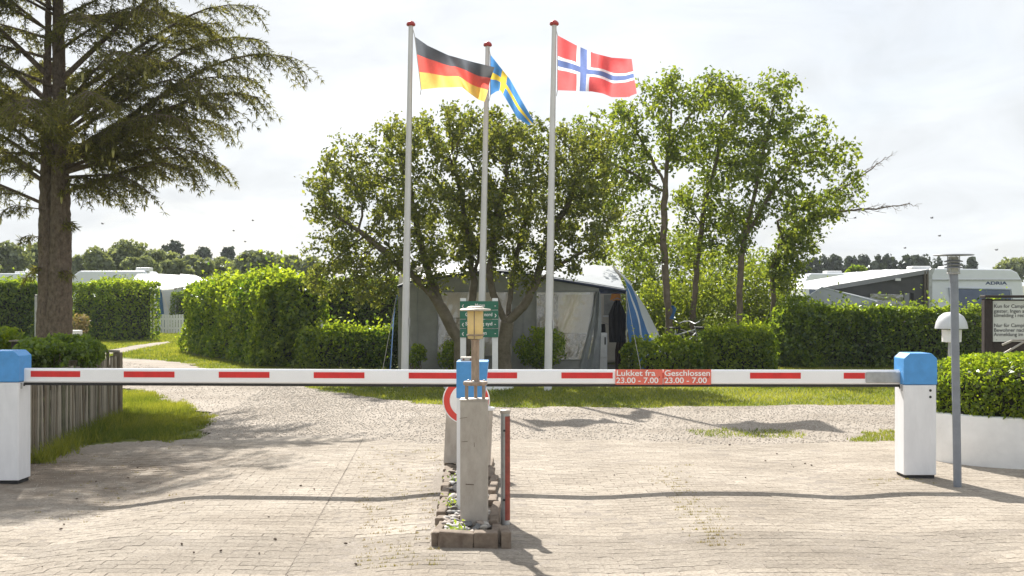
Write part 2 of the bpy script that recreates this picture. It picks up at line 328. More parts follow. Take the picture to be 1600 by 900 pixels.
PV, PF = paver_geo(); pme = bpy.data.meshes.new('paver'); pme.from_pydata([tuple(v) for v in PV], [], PF); pme.materials.append(m_paver); pme.update()
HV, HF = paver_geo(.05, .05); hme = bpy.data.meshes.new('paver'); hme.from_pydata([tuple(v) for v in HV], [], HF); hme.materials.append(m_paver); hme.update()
slots = []
for r_, y in enumerate(np.arange(5.55, 12.6, .1)):
    lx = -1.263 - (y - 6.33) * .061               # straight joint in the left lane
    ks = np.arange(0, 45) * .2 + .1026; row = [(lx + k, 0) for k in ks] + [(lx - k, 0) for k in ks]
    if r_ % 2: row = [(lx + .0526, 1), (lx - .0526, 1)] + [(lx + k + .1, 0) for k in ks] + [(lx - k - .1, 0) for k in ks]
    for x, hf in row:
        isl = -.265 - (y - 6.94) * .036
        if abs(x) > y * .455 + .75 or (6.9 < y < 10.75 and abs(x - isl) < .33): continue
        slots.append((x, y + (.008 if y > 7.42 else 0), hf))
sl_ = np.array(slots); ok = inpoly(sl_[:, 0], sl_[:, 1], pave_poly)
sl_ = sl_[ok]; px_ = 800 + sl_[:, 0] / sl_[:, 1] * F; py_ = HY + H * F / sl_[:, 1]
vis = (px_ > 20) & (px_ < 1580) & (py_ < 893)
order = np.argsort(np.where(vis, sl_[:, 1], 99)); near = order[:300]; rest = order[300:]
def pz(x, y): return float(gz(x, y)) + .0125 + random.uniform(-.0008, .0008)
for i in near:
    x, y, hf = sl_[i]; o = bpy.data.objects.new('paver', hme if hf else pme); C.objects.link(o); o.parent = base; o.location = (x, y, pz(x, y))
    o.rotation_euler = (random.gauss(0, .006) , random.gauss(0, .006) - float(gz(x + .1, y) - gz(x - .1, y)) / .2, random.gauss(0, .006))
fl = np.array([[list(f) for f in PF[1:]]][0]); k = len(PV); n0 = k // 3
PV2 = np.vstack([PV, [[0, 0, 0]]]); tri = [(i, (i + 1) % n0, k, k) for i in range(n0)]
allV = []; tn = []
for i in rest:
    x, y, hf = sl_[i]; sgn = -float(gz(x + .1, y) - gz(x - .1, y)) / .2
    q = PV2.copy(); q[:, 0] *= (.49 if hf else 1); q[:, 2] += pz(x, y) - q[:, 0] * sgn + q[:, 1] * random.gauss(0, .004) + q[:, 0] * random.gauss(0, .004); q[:, 0] += x; q[:, 1] += y; allV.append(q); tn.append(random.random())
allV = np.array(allV); nn = len(rest); kk = k + 1
quads = (fl[None] + (np.arange(nn) * kk)[:, None, None]).reshape(-1, 4)
tris = (np.array(tri)[:, :3][None] + (np.arange(nn) * kk)[:, None, None]).reshape(-1, 3)
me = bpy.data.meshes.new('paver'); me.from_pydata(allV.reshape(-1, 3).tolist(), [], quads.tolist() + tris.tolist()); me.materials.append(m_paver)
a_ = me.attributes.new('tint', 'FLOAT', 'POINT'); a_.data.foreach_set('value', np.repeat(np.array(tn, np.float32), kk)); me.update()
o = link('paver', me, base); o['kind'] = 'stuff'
def scatter(poly, n, rng=RNG, ragged=0.0):
    a = np.array(poly); x0, y0 = a.min(0); x1, y1 = a.max(0); out = []
    while sum(map(len, out)) < n:
        q = rng.uniform((x0, y0), (x1, y1), size=(n * 2, 2)); out.append(q[inpoly(q[:, 0] + ragged * vn(q, 7, 31), q[:, 1] + ragged * vn(q, 6, 32), poly)])
    return np.vstack(out)[:n]
def stones(name, Q, rmin, rmax, m, zoff=0):
    n = len(Q); r = RNG.uniform(rmin, rmax, n)
    octa = np.array([(1, 0, 0), (0, 1, 0), (-1, 0, 0), (0, -1, 0), (0, 0, .8), (0, 0, -.8)]); f = np.array([(0, 1, 4), (1, 2, 4), (2, 3, 4), (3, 0, 4), (1, 0, 5), (2, 1, 5), (3, 2, 5), (0, 3, 5)])
    a = RNG.uniform(0, 6.3, n); ca, sa = np.cos(a), np.sin(a); V = octa[None] * RNG.uniform(.6, 1.25, (n, 6, 1)) * r[:, None, None]
    x = V[..., 0] * ca[:, None] - V[..., 1] * sa[:, None] + Q[:, :1]; y = V[..., 0] * sa[:, None] + V[..., 1] * ca[:, None] + Q[:, 1:2]; z = V[..., 2] + (gz(Q[:, 0], Q[:, 1]) + zoff + r * .15)[:, None]
    me = npmesh(name, np.stack([x, y, z], -1).reshape(-1, 3), (f[None] + (np.arange(n) * 6)[:, None, None]).reshape(-1, 3), m, np.repeat(RNG.uniform(0, 1, n), 6)); return link(name, me)
m_stone = leafmat('gravel_stone', (.27, .23, .19), (.55, .50, .44), 0.0, .02)
gq = scatter(gpoly(LAWN[1:-2] + [(322, 662), (310, 690), (480, 694), (700, 700), (1000, 696), (1110, 700), (1320, 696), (1480, 692), (1560, 640)]), 26000)
gq = np.vstack([gq, scatter(gpoly([(190, 565), (330, 585), (430, 600), (600, 628), (500, 690), (322, 665), (310, 645), (190, 608)]), 7000)])
tag(stones('gravel_stones', gq, .004, .0125, m_stone), 'loose pale gravel stones strewn over the road behind the barrier', 'gravel', kind='stuff')
pq = np.vstack([scatter(gpoly([(40, 715), (300, 695), (1500, 695), (1590, 890), (20, 890)]), 2600), scatter(gpoly([(50, 715), (300, 695), (420, 720), (260, 790), (40, 800)]), 1500)])
tag(stones('grit', pq, .002, .007, m_stone, .012), 'fine grit scattered over the paved yard', 'grit', kind='stuff')

# ------------------------------------------------------------------ grass
m_grass = leafmat('grass_blade', (.08, .12, .014), (.265, .275, .045), .52, .02, 1.6)
def grass(name, Q, hmin, hmax, w, label, z0=-.02, tall=None):
    n = len(Q); h = RNG.uniform(hmin, hmax, n); a = RNG.uniform(0, 6.3, n); b = RNG.uniform(0, 6.3, n); ln = h * RNG.uniform(.1, .8, n)
    P = np.stack([Q[:, 0], Q[:, 1], gz(Q[:, 0], Q[:, 1]) + z0], 1); W = np.stack([np.cos(a), np.sin(a), 0 * a], 1) * w * RNG.uniform(.6, 1.3, (n, 1))
    tip = P + np.stack([np.cos(b) * ln, np.sin(b) * ln, h], 1)
    V = np.stack([P - W, P + W, tip], 1).reshape(-1, 3); t = np.clip(.5 + .35 * vn(Q, .9, 3) + RNG.normal(0, .22, n), 0, 1)
    return tag(link(name, npmesh(name, V, np.arange(3 * n).reshape(-1, 3), m_grass, np.repeat(t, 3))), label, 'grass', kind='stuff')
lq = scatter(gpoly(LAWN + [(280, 553), (465, 571), (620, 574), (985, 574), (1700, 570)]), 110000, ragged=.14)
ed = vn(lq, 3.0, 1); grass('grass', lq, .02, .055, .008, 'mown lawn around the flagpoles, in front of the hedges')
gq2 = scatter(gpoly([(186, 607), (250, 619), (306, 643), (318, 660), (296, 686), (110, 692), (50, 722), (45, 712), (186, 652)]), 34000, ragged=.26)
fz_ = np.clip((gr(48, 716).x - .1 - gq2[:, 0]) * -1.2, 0, 1); grass('grass', gq2, .015, .075, .005, 'grass patch at the foot of the wooden slat fence', -.01)
gq3 = scatter(gpoly([(100, 522), (300, 518), (300, 555), (285, 567), (240, 561), (100, 552)]), 30000)
path_in = inpoly(gq3[:, 0], gq3[:, 1], gpoly(tp)); grass('grass', gq3[~path_in], .03, .09, .016, 'sunlit lawn between the clipped hedge blocks at the left')
for pts, n, lb in (([(1072, 676), (1120, 669), (1190, 672), (1262, 676), (1240, 684), (1150, 685), (1090, 682)], 1100, 'thin grass patch in the gravel before the barrier signs'),
                   ([(1318, 690), (1340, 677), (1396, 673), (1470, 672), (1482, 690), (1400, 693)], 2600, 'grass patch beside the round white planter and barrier post')):
    grass('grass', scatter(gpoly(pts), n, ragged=.13), .01, .045, .005, lb, 0)
ff = gr(46, 722); ft = gr(186, 655); k_ = RNG.random(2600); fq = np.stack([ff.x + (ft.x - ff.x) * k_ + np.abs(RNG.normal(0, .10, 2600)), ff.y + (ft.y - ff.y) * k_], 1); grass('grass', fq, .04, .20, .006, 'taller uncut grass along the foot of the slat fence', 0)
wq = []
for _ in range(520):
    if random.random() < .5: t = random.random(); c = (560 + 130 * random.random(), 700 + 190 * random.random())
    elif random.random() < .6: t = random.random(); c = (1030 + 100 * t + random.gauss(0, 18), 730 + 130 * t)
    elif random.random() < .6: c = (random.uniform(60, 300), random.uniform(690, 800))
    else: c = (1400 + random.gauss(0, 35), 755 + random.gauss(0, 4))
    g = gr(*c); y = round((g.y - 5.55) / .1 - .5) * .1 + 5.6 + .003; wq += [(g.x + random.gauss(0, .014), y + random.gauss(0, .006)) for _ in range(random.randint(3, 10))]
m_moss = leafmat('joint_weed', (.20, .15, .06), (.26, .24, .07), .3, .03)
w_ = grass('weeds', np.array(wq), .006, .022, .003, 'dry weeds sprouting from the joints of the paved yard', .01); w_.data.materials[0] = m_moss

# ------------------------------------------------------------------ vegetation builders
def rand_dir(n, rng=RNG): return nrm(rng.normal(size=(n, 3)))
def hedge(label, a, b, width, h, n, size, m, group=None, rag=.07, top=None, name='hedge', z0=0.0, round_=.2):
    """clipped hedge whose front foot runs from a to b (ground points), going back by width"""
    a = np.array(a[:2], float); b = np.array(b[:2], float); d = b - a; Ln = np.linalg.norm(d); d /= Ln; nb = np.array([-d[1], d[0]])
    if nb[1] < 0: nb = -nb
    t = thing(name, label, 'hedge', (*(a + b + nb * width) / 2, z0), group)
    rng = np.random.default_rng(abs(hash(label)) % 1000 if False else sum(map(ord, label)) % 9973)
    A = np.array([Ln * h, Ln * width * 1.25, width * h, width * h, Ln * h * .35]); cnt = (n * A / A.sum()).astype(int)
    P = []; Nn = []
    for k, c in enumerate(cnt):
        u, v = rng.uniform(0, 1, (2, c)); o = np.zeros(c)
        if k == 0: q = np.stack([u * Ln, o, v * h], 1); nr = (0, -1, .1)
        elif k == 1: q = np.stack([u * Ln, v * width, o + h], 1); nr = (0, 0, 1)
        elif k == 2: q = np.stack([o, u * width, v * h], 1); nr = (-1, 0, .1)
        elif k == 3: q = np.stack([o + Ln, u * width, v * h], 1); nr = (1, 0, .1)
        else: q = np.stack([u * Ln, o + width, v * h], 1); nr = (0, 1, .1)
        P.append(q); Nn.append(np.tile(nr, (c, 1)))
    P = np.vstack(P); Nn = np.vstack(Nn).astype(float)
    if round_:                                                      # softened shoulders
        cx = np.clip(P, [round_, round_, 0], [Ln - round_, width - round_, h - round_]); dv_ = P - cx; l_ = np.linalg.norm(dv_, axis=1, keepdims=True)
        P = np.where(l_ > round_, cx + dv_ / np.maximum(l_, 1e-6) * round_, P)
    bump = vn(P, 3.6, 11)[:, None] * rag * 1.1 + vn(P, 1.3, 12)[:, None] * rag * 1.2; inn = rng.exponential(.085, (len(P), 1)) - rng.exponential(.03, (len(P), 1)) * (rng.random((len(P), 1)) < .35)
    P = P + Nn * (bump - inn); P[:, 2] = np.maximum(P[:, 2], .03)
    shoot = (Nn[:, 2] > .5) & (rng.random(len(P)) < .16); P[shoot, 2] += rng.exponential(.09, shoot.sum())
    M = np.array([[d[0], d[1], 0], [nb[0], nb[1], 0], [0, 0, 1]]); W = P @ M + np.array([a[0], a[1], z0]); NW = (Nn @ M) * .55 + rand_dir(len(P), rng)
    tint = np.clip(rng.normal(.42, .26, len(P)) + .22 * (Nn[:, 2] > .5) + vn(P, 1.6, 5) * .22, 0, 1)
    leaves('foliage', W, NW, rng.uniform(.6, 1.25, len(P)) * size, m, tint, t, .62, rng, .35)
    i = .20 + rag * 1.2; mb = MB(); nx = max(3, int(Ln / .35)); rows = []
    for k in range(nx):
        s = i + (Ln - 2 * i) * k / (nx - 1); row = []
        for (yy, zz) in ((i, .02), (i * .8, h * .4), (i, h - i), (width / 2, h - i * .8), (width - i, h - i), (width - i, .02)):
            p = np.array([s, yy + random.uniform(-.03, .03), zz + random.uniform(-.03, .03) * (zz > .1)]) @ M; row.append(Vector((p[0] + a[0], p[1] + a[1], p[2] + z0)))
        rows.append(row)
    mb.loft(rows); e = len(rows[0]); mb.f.append(tuple(range(e))); mb.m.append(0); mb.f.append(tuple((nx - 1) * e + q for q in range(e))); mb.m.append(0)
    for _ in range(int(Ln * 6)):
        s, yy = random.uniform(.05, Ln - .05), random.uniform(.08, width - .08); p = [np.array([s + random.gauss(0, .06) * q, yy + random.gauss(0, .05) * q, h * .93 * q]) @ M for q in (0, .35, .7, 1)]
        mb.tube([Vector((q[0] + a[0], q[1] + a[1], q[2] + z0)) for q in p], [.014, .011, .007, .003], 4, False)
    mb.build('stems', twigm, t, fix=False); return t
def blob_leaves(ells, n, rng, shell=.55, gap=.25):
    """points spread through a union of ellipsoids, clumped, with gaps"""
    vol = np.array([e[3] * e[4] * e[5] for e in ells]) ** .75; cnt = (n * vol / vol.sum()).astype(int) + 1; P = []; Nn = []
    for e, c in zip(ells, cnt):
        d = rand_dir(int(c * 1.8), rng); r = rng.uniform(0, 1, (len(d), 1)) ** shell; p = d * r
        keep = vn(p * np.array(e[3:6]), 3.4, int(abs(e[0] * 10)) % 97 + 3) > -gap; p = p[keep][:c]; d = d[keep][:c]
        P.append(p * np.array(e[3:6]) * (1 + .12 * vn(d, 3.0, 4)[:, None]) + np.array(e[:3])); Nn.append(d)
    return np.vstack(P), np.vstack(Nn)
def bush(label, ells, n, size, m, cat='bush', name='bush', group=None, z0=0.0, stemm=None, droop=.3, nstem=9):
    rng = np.random.default_rng(sum(map(ord, label)) % 9973); E = np.array(ells); c = E[:, :2].mean(0)
    t = thing(name, label, cat, (*c, z0), group); P, Nn = blob_leaves(ells, n, rng, .38, .35); P[:, 2] = np.maximum(P[:, 2], z0 + .03)
    leaves('foliage', P, Nn * .5 + rand_dir(len(P), rng), rng.uniform(.6, 1.3, len(P)) * size, m, np.clip(rng.normal(.45, .24, len(P)) + Nn[:, 2] * .12, 0, 1), t, .6, rng, droop)
    mb = MB()
    for e in ells:
        for _ in range(nstem):
            q = rand_dir(1, rng)[0] * rng.uniform(.3, .85) * np.array(e[3:6]) + np.array(e[:3]); f = np.array([c[0] * .4 + e[0] * .6 + rng.normal(0, .06), c[1] * .4 + e[1] * .6 + rng.normal(0, .06), z0])
            mid = (f + q) / 2 + rng.normal(0, .05, 3); mb.tube([f, mid, q], [.016, .011, .004], 4, False)
    mb.build('stems', stemm or bark3, t, fix=False); return t
def colonize(stems, att, step=.16, kill=.24, infl=1.3, it=140, rng=RNG, grav=0.0):
    pos = []; par = []
    for pl in stems:
        pl = [Vector(p) for p in pl]; first = True
        if pos:
            d = [(Vector(q) - pl[0]).length for q in pos]; k = int(np.argmin(d)); prev = k if d[k] < 1.5 else -1
        else: prev = -1
        for i in range(len(pl) - 1):
            n = max(1, int((pl[i + 1] - pl[i]).length / step))
            for j in range(0 if i == 0 else 1, n + 1):
                p = pl[i].lerp(pl[i + 1], j / n) + Vector(rng.normal(0, .012, 3)); pos.append(tuple(p)); par.append(prev); prev = len(pos) - 1
    pos = [np.array(p) for p in pos]; nst = len(pos); A = np.array(att); dn = np.full(len(A), 1e9); ni = np.zeros(len(A), int); done = 0; kids = {}
    for _ in range(it):
        new = np.array(pos[done:])
        if len(new) and len(A):
            D = np.linalg.norm(A[:, None] - new[None], axis=2); j = D.argmin(1); dm = D[np.arange(len(A)), j]; up = dm < dn; dn[up] = dm[up]; ni[up] = j[up] + done
        done = len(pos); keep = dn > kill; A, dn, ni = A[keep], dn[keep], ni[keep]
        act = dn < infl
        if not act.any():
            if len(A) == 0: break
            act = dn < dn.min() + .4
        acc = {}
        for a_, i in zip(A[act], ni[act]):
            v = a_ - pos[i]; acc.setdefault(i, np.zeros(3)); acc[i] += v / np.linalg.norm(v)
        grown = 0
        for i, v in acc.items():
            if kids.get(i, 0) >= 3: continue
            v = v / (np.linalg.norm(v) + 1e-6) + rng.normal(0, .22, 3); v[2] += grav; v /= np.linalg.norm(v)
            pos.append(pos[i] + v * step); par.append(i); kids[i] = kids.get(i, 0) + 1; grown += 1
        if not grown: break
    return np.array(pos), np.array(par), nst
def tree(name, label, stems, ells, natt, m_leaf, m_bark, size, per, rb=.10, rt=.005, group=None, step=.16, kill=.24, infl=1.3, leaf_r=.014, spread=.07, seed=1, bare=None, aspect=.6, grav=.02, gap=.3, gloss=None):
    rng = np.random.default_rng(seed); att, _ = blob_leaves(ells, natt, rng, .45, gap)
    pos, par, nst = colonize(stems, att, step, kill, infl, 150, rng, grav); n = len(pos)
    cnt = np.zeros(n); ch = [[] for _ in range(n)]
    for i in range(n):
        if par[i] >= 0: ch[par[i]].append(i)
    for i in range(n - 1, -1, -1):
        cnt[i] += 1 if not ch[i] else 0
        if par[i] >= 0: cnt[par[i]] += cnt[i]
    e = math.log(max(cnt.max(), 3)) / math.log(rb / rt); rad = rt * cnt ** (1 / e)
    root = np.where(par < 0)[0]; t = thing(name, label, 'tree', (*pos[root[0]][:2], 0), group)
    trunk = MB(); br = MB(); todo = [(-1, r) for r in root]
    while todo:
        p, i = todo.pop(); path = [pos[p]] if p >= 0 else []; rr = [min(rad[p], rad[i] * 1.25)] if p >= 0 else []; first = i
        while True:
            path.append(pos[i]); rr.append(rad[i] * (1.35 if (par[i] < 0) else 1))
            if not ch[i]: break
            c = sorted(ch[i], key=lambda q: -cnt[q])
            for q in c[1:]: todo.append((i, q))
            i = c[0]
        if len(path) < 2: continue
        r0 = max(rr); (trunk if first < nst else br).tube(path, rr, 9 if r0 > .05 else 6 if r0 > .025 else 4 if r0 > .01 else 3, False)
    trunk.build('trunk', m_bark, t, True, fix=False); br.build('branches', m_bark, t, True, fix=False)
    tipn = np.where((rad < leaf_r) & (np.arange(n) >= nst))[0]
    if bare is not None: tipn = tipn[~bare(pos[tipn], rng)]
    base_ = np.repeat(tipn, per); f = rng.uniform(0, 1, (len(base_), 1)); P = pos[base_] * f + pos[par[base_]] * (1 - f) + rng.normal(0, spread, (len(base_), 3))
    Nn = rand_dir(len(P), rng); Nn[:, 2] += .35; cl = (tipn * 7919 % 101) / 101.0
    tint = np.clip(.45 + (np.repeat(cl, per) - .5) * .35 + rng.normal(0, .2, len(P)), 0, 1)
    leaves('crown', P, Nn, rng.uniform(.6, 1.3, len(P)) * size, m_leaf, tint, t, aspect, rng, .5)
    return t, len(P), n
def E(px, py, Y, rx, ry, rz=None):         # ellipsoid seen at px,py, radii in photo pixels, depth radius in metres
    p = at(px, py, Y); s = Y / F; return (p.x, p.y, p.z, rx * s, (rz if rz else rx * s), ry * s)
m_hedge = leafmat('hedge_leaf', (.055, .11, .010), (.26, .32, .028), .56, .022, 1.9, .3)
m_hedge2 = leafmat('dark_hedge_leaf', (.045, .09, .012), (.21, .275, .028), .55, .025, 1.9, .3)
m_olive = leafmat('whitebeam_leaf', (.056, .084, .018), (.21, .22, .05), .54, .03, 1.85, .3)
m_tree = leafmat('alder_leaf', (.055, .092, .013), (.23, .27, .036), .54, .03, 1.85, .3)
m_shrub = leafmat('shrub_leaf', (.06, .11, .018), (.21, .29, .045), .5, .03, 1.7, .3)
m_needle = leafmat('spruce_needle', (.062, .072, .022), (.23, .22, .07), .45, .015, 1.8)
m_far = leafmat('distant_leaf', (.13, .16, .075), (.25, .285, .14), .45, .05, 1.3)
m_pine = leafmat('pine_needle', (.028, .042, .022), (.062, .082, .038), .2, .04, 1.2)

# ------------------------------------------------------------------ hedges and shrubs
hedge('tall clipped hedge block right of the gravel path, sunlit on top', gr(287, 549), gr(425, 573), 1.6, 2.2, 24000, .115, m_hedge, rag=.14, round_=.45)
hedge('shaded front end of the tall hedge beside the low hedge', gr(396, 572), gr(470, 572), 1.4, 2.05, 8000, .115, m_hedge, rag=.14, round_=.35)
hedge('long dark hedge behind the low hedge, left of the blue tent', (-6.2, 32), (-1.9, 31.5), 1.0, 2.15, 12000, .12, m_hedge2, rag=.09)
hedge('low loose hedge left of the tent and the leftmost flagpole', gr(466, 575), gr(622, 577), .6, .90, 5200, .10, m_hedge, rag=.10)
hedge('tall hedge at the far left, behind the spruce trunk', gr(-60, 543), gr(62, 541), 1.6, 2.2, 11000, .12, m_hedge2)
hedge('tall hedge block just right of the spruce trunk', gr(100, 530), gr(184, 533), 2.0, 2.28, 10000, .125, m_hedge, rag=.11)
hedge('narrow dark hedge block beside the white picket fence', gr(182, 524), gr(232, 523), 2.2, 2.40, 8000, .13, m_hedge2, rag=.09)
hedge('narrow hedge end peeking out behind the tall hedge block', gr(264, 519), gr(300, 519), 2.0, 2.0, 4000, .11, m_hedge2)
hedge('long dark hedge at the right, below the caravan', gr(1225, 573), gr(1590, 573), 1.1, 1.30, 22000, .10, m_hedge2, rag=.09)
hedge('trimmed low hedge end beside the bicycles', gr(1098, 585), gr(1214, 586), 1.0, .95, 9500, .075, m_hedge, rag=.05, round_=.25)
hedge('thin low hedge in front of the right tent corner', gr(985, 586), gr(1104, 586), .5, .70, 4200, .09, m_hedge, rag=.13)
Yb = 23.5
bush('small leafy bush behind the rightmost flagpole', [E(845, 543, Yb, 40, 36, .45)], 3000, .065, m_hedge, z0=0)
bush('small leafy bush behind the green direction sign', [E(705, 556, Yb, 22, 26, .35), E(738, 552, Yb, 20, 24, .3)], 1700, .065, m_hedge)
bush('little bush at the foot of the leftmost flagpole', [E(652, 557, Yb, 15, 22, .25)], 700, .065, m_hedge)
for i, (px, py, rx, ry, Y, lb) in enumerate(((1100, 470, 70, 60, 29.0, 'bright undergrowth shrub between the slim tree trunks'), (1195, 470, 62, 62, 29.5, 'loose undergrowth shrub left of the grey tent'),
        (1030, 480, 45, 50, 30.0, 'undergrowth shrub behind the blue tent corner'), (1150, 420, 70, 45, 31.0, 'tall undergrowth shrub behind the slim tree trunks'), (1245, 505, 45, 48, 27.0, 'dark shrub at the left end of the long right hedge'),
        (985, 420, 60, 60, 32.0, 'tall shrub behind the tent roof'), (1060, 405, 60, 50, 32.5, 'leafy shrub far behind the leftmost slim tree trunk'))):
    bush(lb, [E(px, py, Y, rx, ry, 1.0), E(px - rx * .4, py + 40, Y - .2, rx * .7, ry * .8, .8), E(px + rx * .3, py + 60, Y - .2, rx * .7, ry * .7, .8)], 5200, .10, m_tree if i != 4 else m_hedge2, nstem=6)
# shrubs in the bed behind the slat fence
bush('leafy dark shrub growing behind the slat fence', [E(105, 553, 13.2, 50, 33, .55), E(62, 556, 12.6, 40, 30, .5), E(135, 556, 14.0, 26, 26, .4)], 9500, .06, m_shrub)
bush('yellow green shrub above the left barrier post', [E(8, 533, 13.6, 34, 24, .5), E(-30, 540, 13.2, 40, 30, .5)], 3600, .06, m_hedge)
bush('small pinkish shrub right of the spruce trunk', [E(126, 505, 23, 15, 16, .25)], 420, .07, leafmat('pinkish_leaf', (.09, .10, .03), (.33, .24, .12), .4))

# ------------------------------------------------------------------ whitebeam clumps in the middle
YT = 22.7
tr1 = [[at(722, 588, YT), at(716, 530, YT), at(690, 480, YT), at(655, 440, YT), at(610, 400, YT - .3), at(560, 360, YT - .4)],
       [at(690, 480, YT), at(672, 430, YT + .2), at(655, 370, YT + .3), at(640, 300, YT + .3)],
       [at(726, 580, YT + .15), at(734, 500, YT + .3), at(740, 440, YT + .3), at(732, 370, YT + .2), at(716, 290, YT)],
       [at(740, 440, YT + .3), at(752, 380, YT + .5), at(756, 300, YT + .5)]]
el1 = [E(560, 290, YT, 88, 85, 1.3), E(520, 390, YT - .3, 58, 50, .9), E(640, 225, YT, 80, 62, 1.3), E(720, 205, YT + .3, 72, 55, 1.2), E(560, 430, YT - .4, 72, 50, 1.0), E(660, 330, YT, 90, 80, 1.5), E(720, 330, YT, 70, 80, 1.5), E(510, 330, YT, 40, 40, .8), E(625, 415, YT - .4, 60, 38, .9), E(500, 440, YT - .4, 38, 34, .7), E(575, 460, YT - .5, 50, 28, .7), E(690, 400, YT - .3, 60, 35, .8)]
tree('broad_tree', 'broad multi stemmed tree behind the left flagpole and sign', tr1, el1, 2300, m_olive, bark2, .09, 19, .15, .0045, step=.15, kill=.20, spread=.075, seed=3, gap=.13)
tr2 = [[at(790, 590, YT), at(788, 540, YT), at(792, 505, YT), at(770, 460, YT), at(764, 420, YT), at(775, 350, YT), at(790, 280, YT)],
       [at(792, 505, YT), at(818, 480, YT - .1), at(838, 440, YT - .1), at(850, 400, YT), at(875, 340, YT), at(905, 280, YT)],
       [at(792, 505, YT), at(800, 440, YT + .2), at(812, 380, YT + .3), at(830, 310, YT + .3)],
       [at(838, 440, YT), at(880, 410, YT - .3), at(925, 385, YT - .3)]]
el2 = [E(790, 225, YT, 70, 55, 1.3), E(860, 245, YT, 75, 60, 1.3), E(905, 300, YT, 62, 75, 1.2), E(830, 330, YT, 85, 85, 1.5), E(925, 240, YT, 38, 48, .8), E(900, 390, YT - .3, 62, 40, .9), E(780, 330, YT, 60, 70, 1.4), E(800, 410, YT, 60, 34, 1.0), E(850, 420, YT - .5, 50, 28, .7), E(940, 330, YT, 40, 60, .9)]
tree('broad_tree', 'broad forked tree behind the rightmost flagpole', tr2, el2, 2100, m_olive, bark2, .09, 19, .14, .0045, step=.15, kill=.20, spread=.075, seed=5, gap=.13)

# ------------------------------------------------------------------ slim airy trees at the right
YS = 27.5; sg = 'slim airy trees between the tents'
tree('slim_tree', 'leftmost slim tree, tall bare trunk right of the tent', [[at(1046, 572, YS), at(1044, 480, YS), at(1036, 380, YS), at(1040, 290, YS), at(1046, 220, YS), at(1050, 150, YS)], [at(1040, 290, YS), at(1010, 235, YS), at(985, 190, YS)], [at(1040, 300, YS), at(985, 270, YS - .3), at(945, 250, YS - .3)], [at(1046, 230, YS), at(1085, 170, YS), at(1110, 130, YS)]],
     [E(1040, 150, YS, 72, 45, 1.3), E(985, 200, YS, 62, 55, 1.2), E(1110, 150, YS, 60, 45, 1.1), E(950, 250, YS, 50, 38, .9), E(1060, 225, YS, 70, 40, 1.2), E(960, 330, YS + .4, 50, 65, .8), E(1000, 270, YS, 50, 45, .8), E(990, 370, YS + .4, 45, 50, .8), E(925, 205, YS, 45, 42, .8), E(930, 300, YS + .3, 40, 45, .8)], 1150, m_tree, bark3, .115, 19, .085, .005, sg, step=.2, kill=.28, infl=1.6, spread=.10, seed=11, gap=.12)
tree('slim_tree', 'second slim tree from the tent, slightly leaning', [[at(1078, 572, YS + .8), at(1083, 500, YS + .8), at(1090, 400, YS + .8), at(1100, 320, YS + .8), at(1120, 250, YS + .8), at(1130, 180, YS + .8)], [at(1095, 350, YS + .8), at(1070, 310, YS + .8)]],
     [E(1125, 250, YS + .8, 60, 62, 1.1), E(1085, 310, YS + .8, 50, 45, 1.0), E(1140, 170, YS + .8, 40, 55, .9), E(1130, 350, YS + .8, 55, 55, .9), E(1075, 380, YS + .8, 45, 45, .8)], 800, m_tree, bark3, .115, 19, .07, .005, sg, step=.2, kill=.28, infl=1.6, spread=.10, seed=12, gap=.12)
tree('slim_tree', 'third slim tree from the tent, with the fuller round crown', [[at(1152, 572, YS - .4), at(1156, 480, YS - .4), at(1158, 400, YS - .4), at(1172, 330, YS - .4), at(1190, 250, YS - .4), at(1210, 160, YS - .4)], [at(1165, 370, YS - .4), at(1205, 300, YS - .4), at(1250, 240, YS - .4)], [at(1160, 385, YS - .4), at(1140, 320, YS - .4)]],
     [E(1215, 150, YS - .4, 48, 45, 1.0), E(1240, 215, YS - .4, 70, 45, 1.1), E(1195, 260, YS - .4, 65, 60, 1.2), E(1295, 245, YS - .4, 58, 34, .9), E(1330, 285, YS - .4, 30, 22, .5), E(1230, 320, YS - .4, 62, 40, 1.0), E(1165, 200, YS, 40, 45, .9), E(1150, 360, YS - .4, 40, 45, .8)], 1150, m_tree, bark3, .115, 19, .075, .005, sg, step=.2, kill=.28, infl=1.6, spread=.10, seed=13, gap=.12)
def bare_far(P, rng):
    px = 800 + P[:, 0] / P[:, 1] * F; return rng.random(len(P)) < np.clip((px - 1285) / 75, 0.05, .985)
_r = np.random.default_rng(8); twigs = []
for (ax, ay, bx, by, m_) in ((1290, 334, 1422, 318, 22), (1290, 308, 1385, 245, 16)):
    for k in range(m_):
        q = (k + _r.random()) / m_; x, y = ax + (bx - ax) * q, ay + (by - ay) * q; l = _r.uniform(14, 44) * (1 - .45 * q); an = _r.uniform(-.1, 1.25) * (1 if _r.random() < .75 else -.5); dz = _r.normal(0, .18)
        p1 = (x + l * .5 * math.cos(an), y - l * .5 * math.sin(an)); an2 = an + _r.normal(0, .35); p2 = (p1[0] + l * .5 * math.cos(an2), p1[1] - l * .5 * math.sin(an2)); twigs.append([at(x, y, YS), at(*p1, YS + dz), at(*p2, YS + dz * 2)])
        for _ in range(2): an3 = an2 + _r.choice((-1, 1)) * _r.uniform(.4, .9); twigs.append([at(*p1, YS + dz), at(p1[0] + l * .35 * math.cos(an3), p1[1] - l * .35 * math.sin(an3), YS + dz * 1.6)])
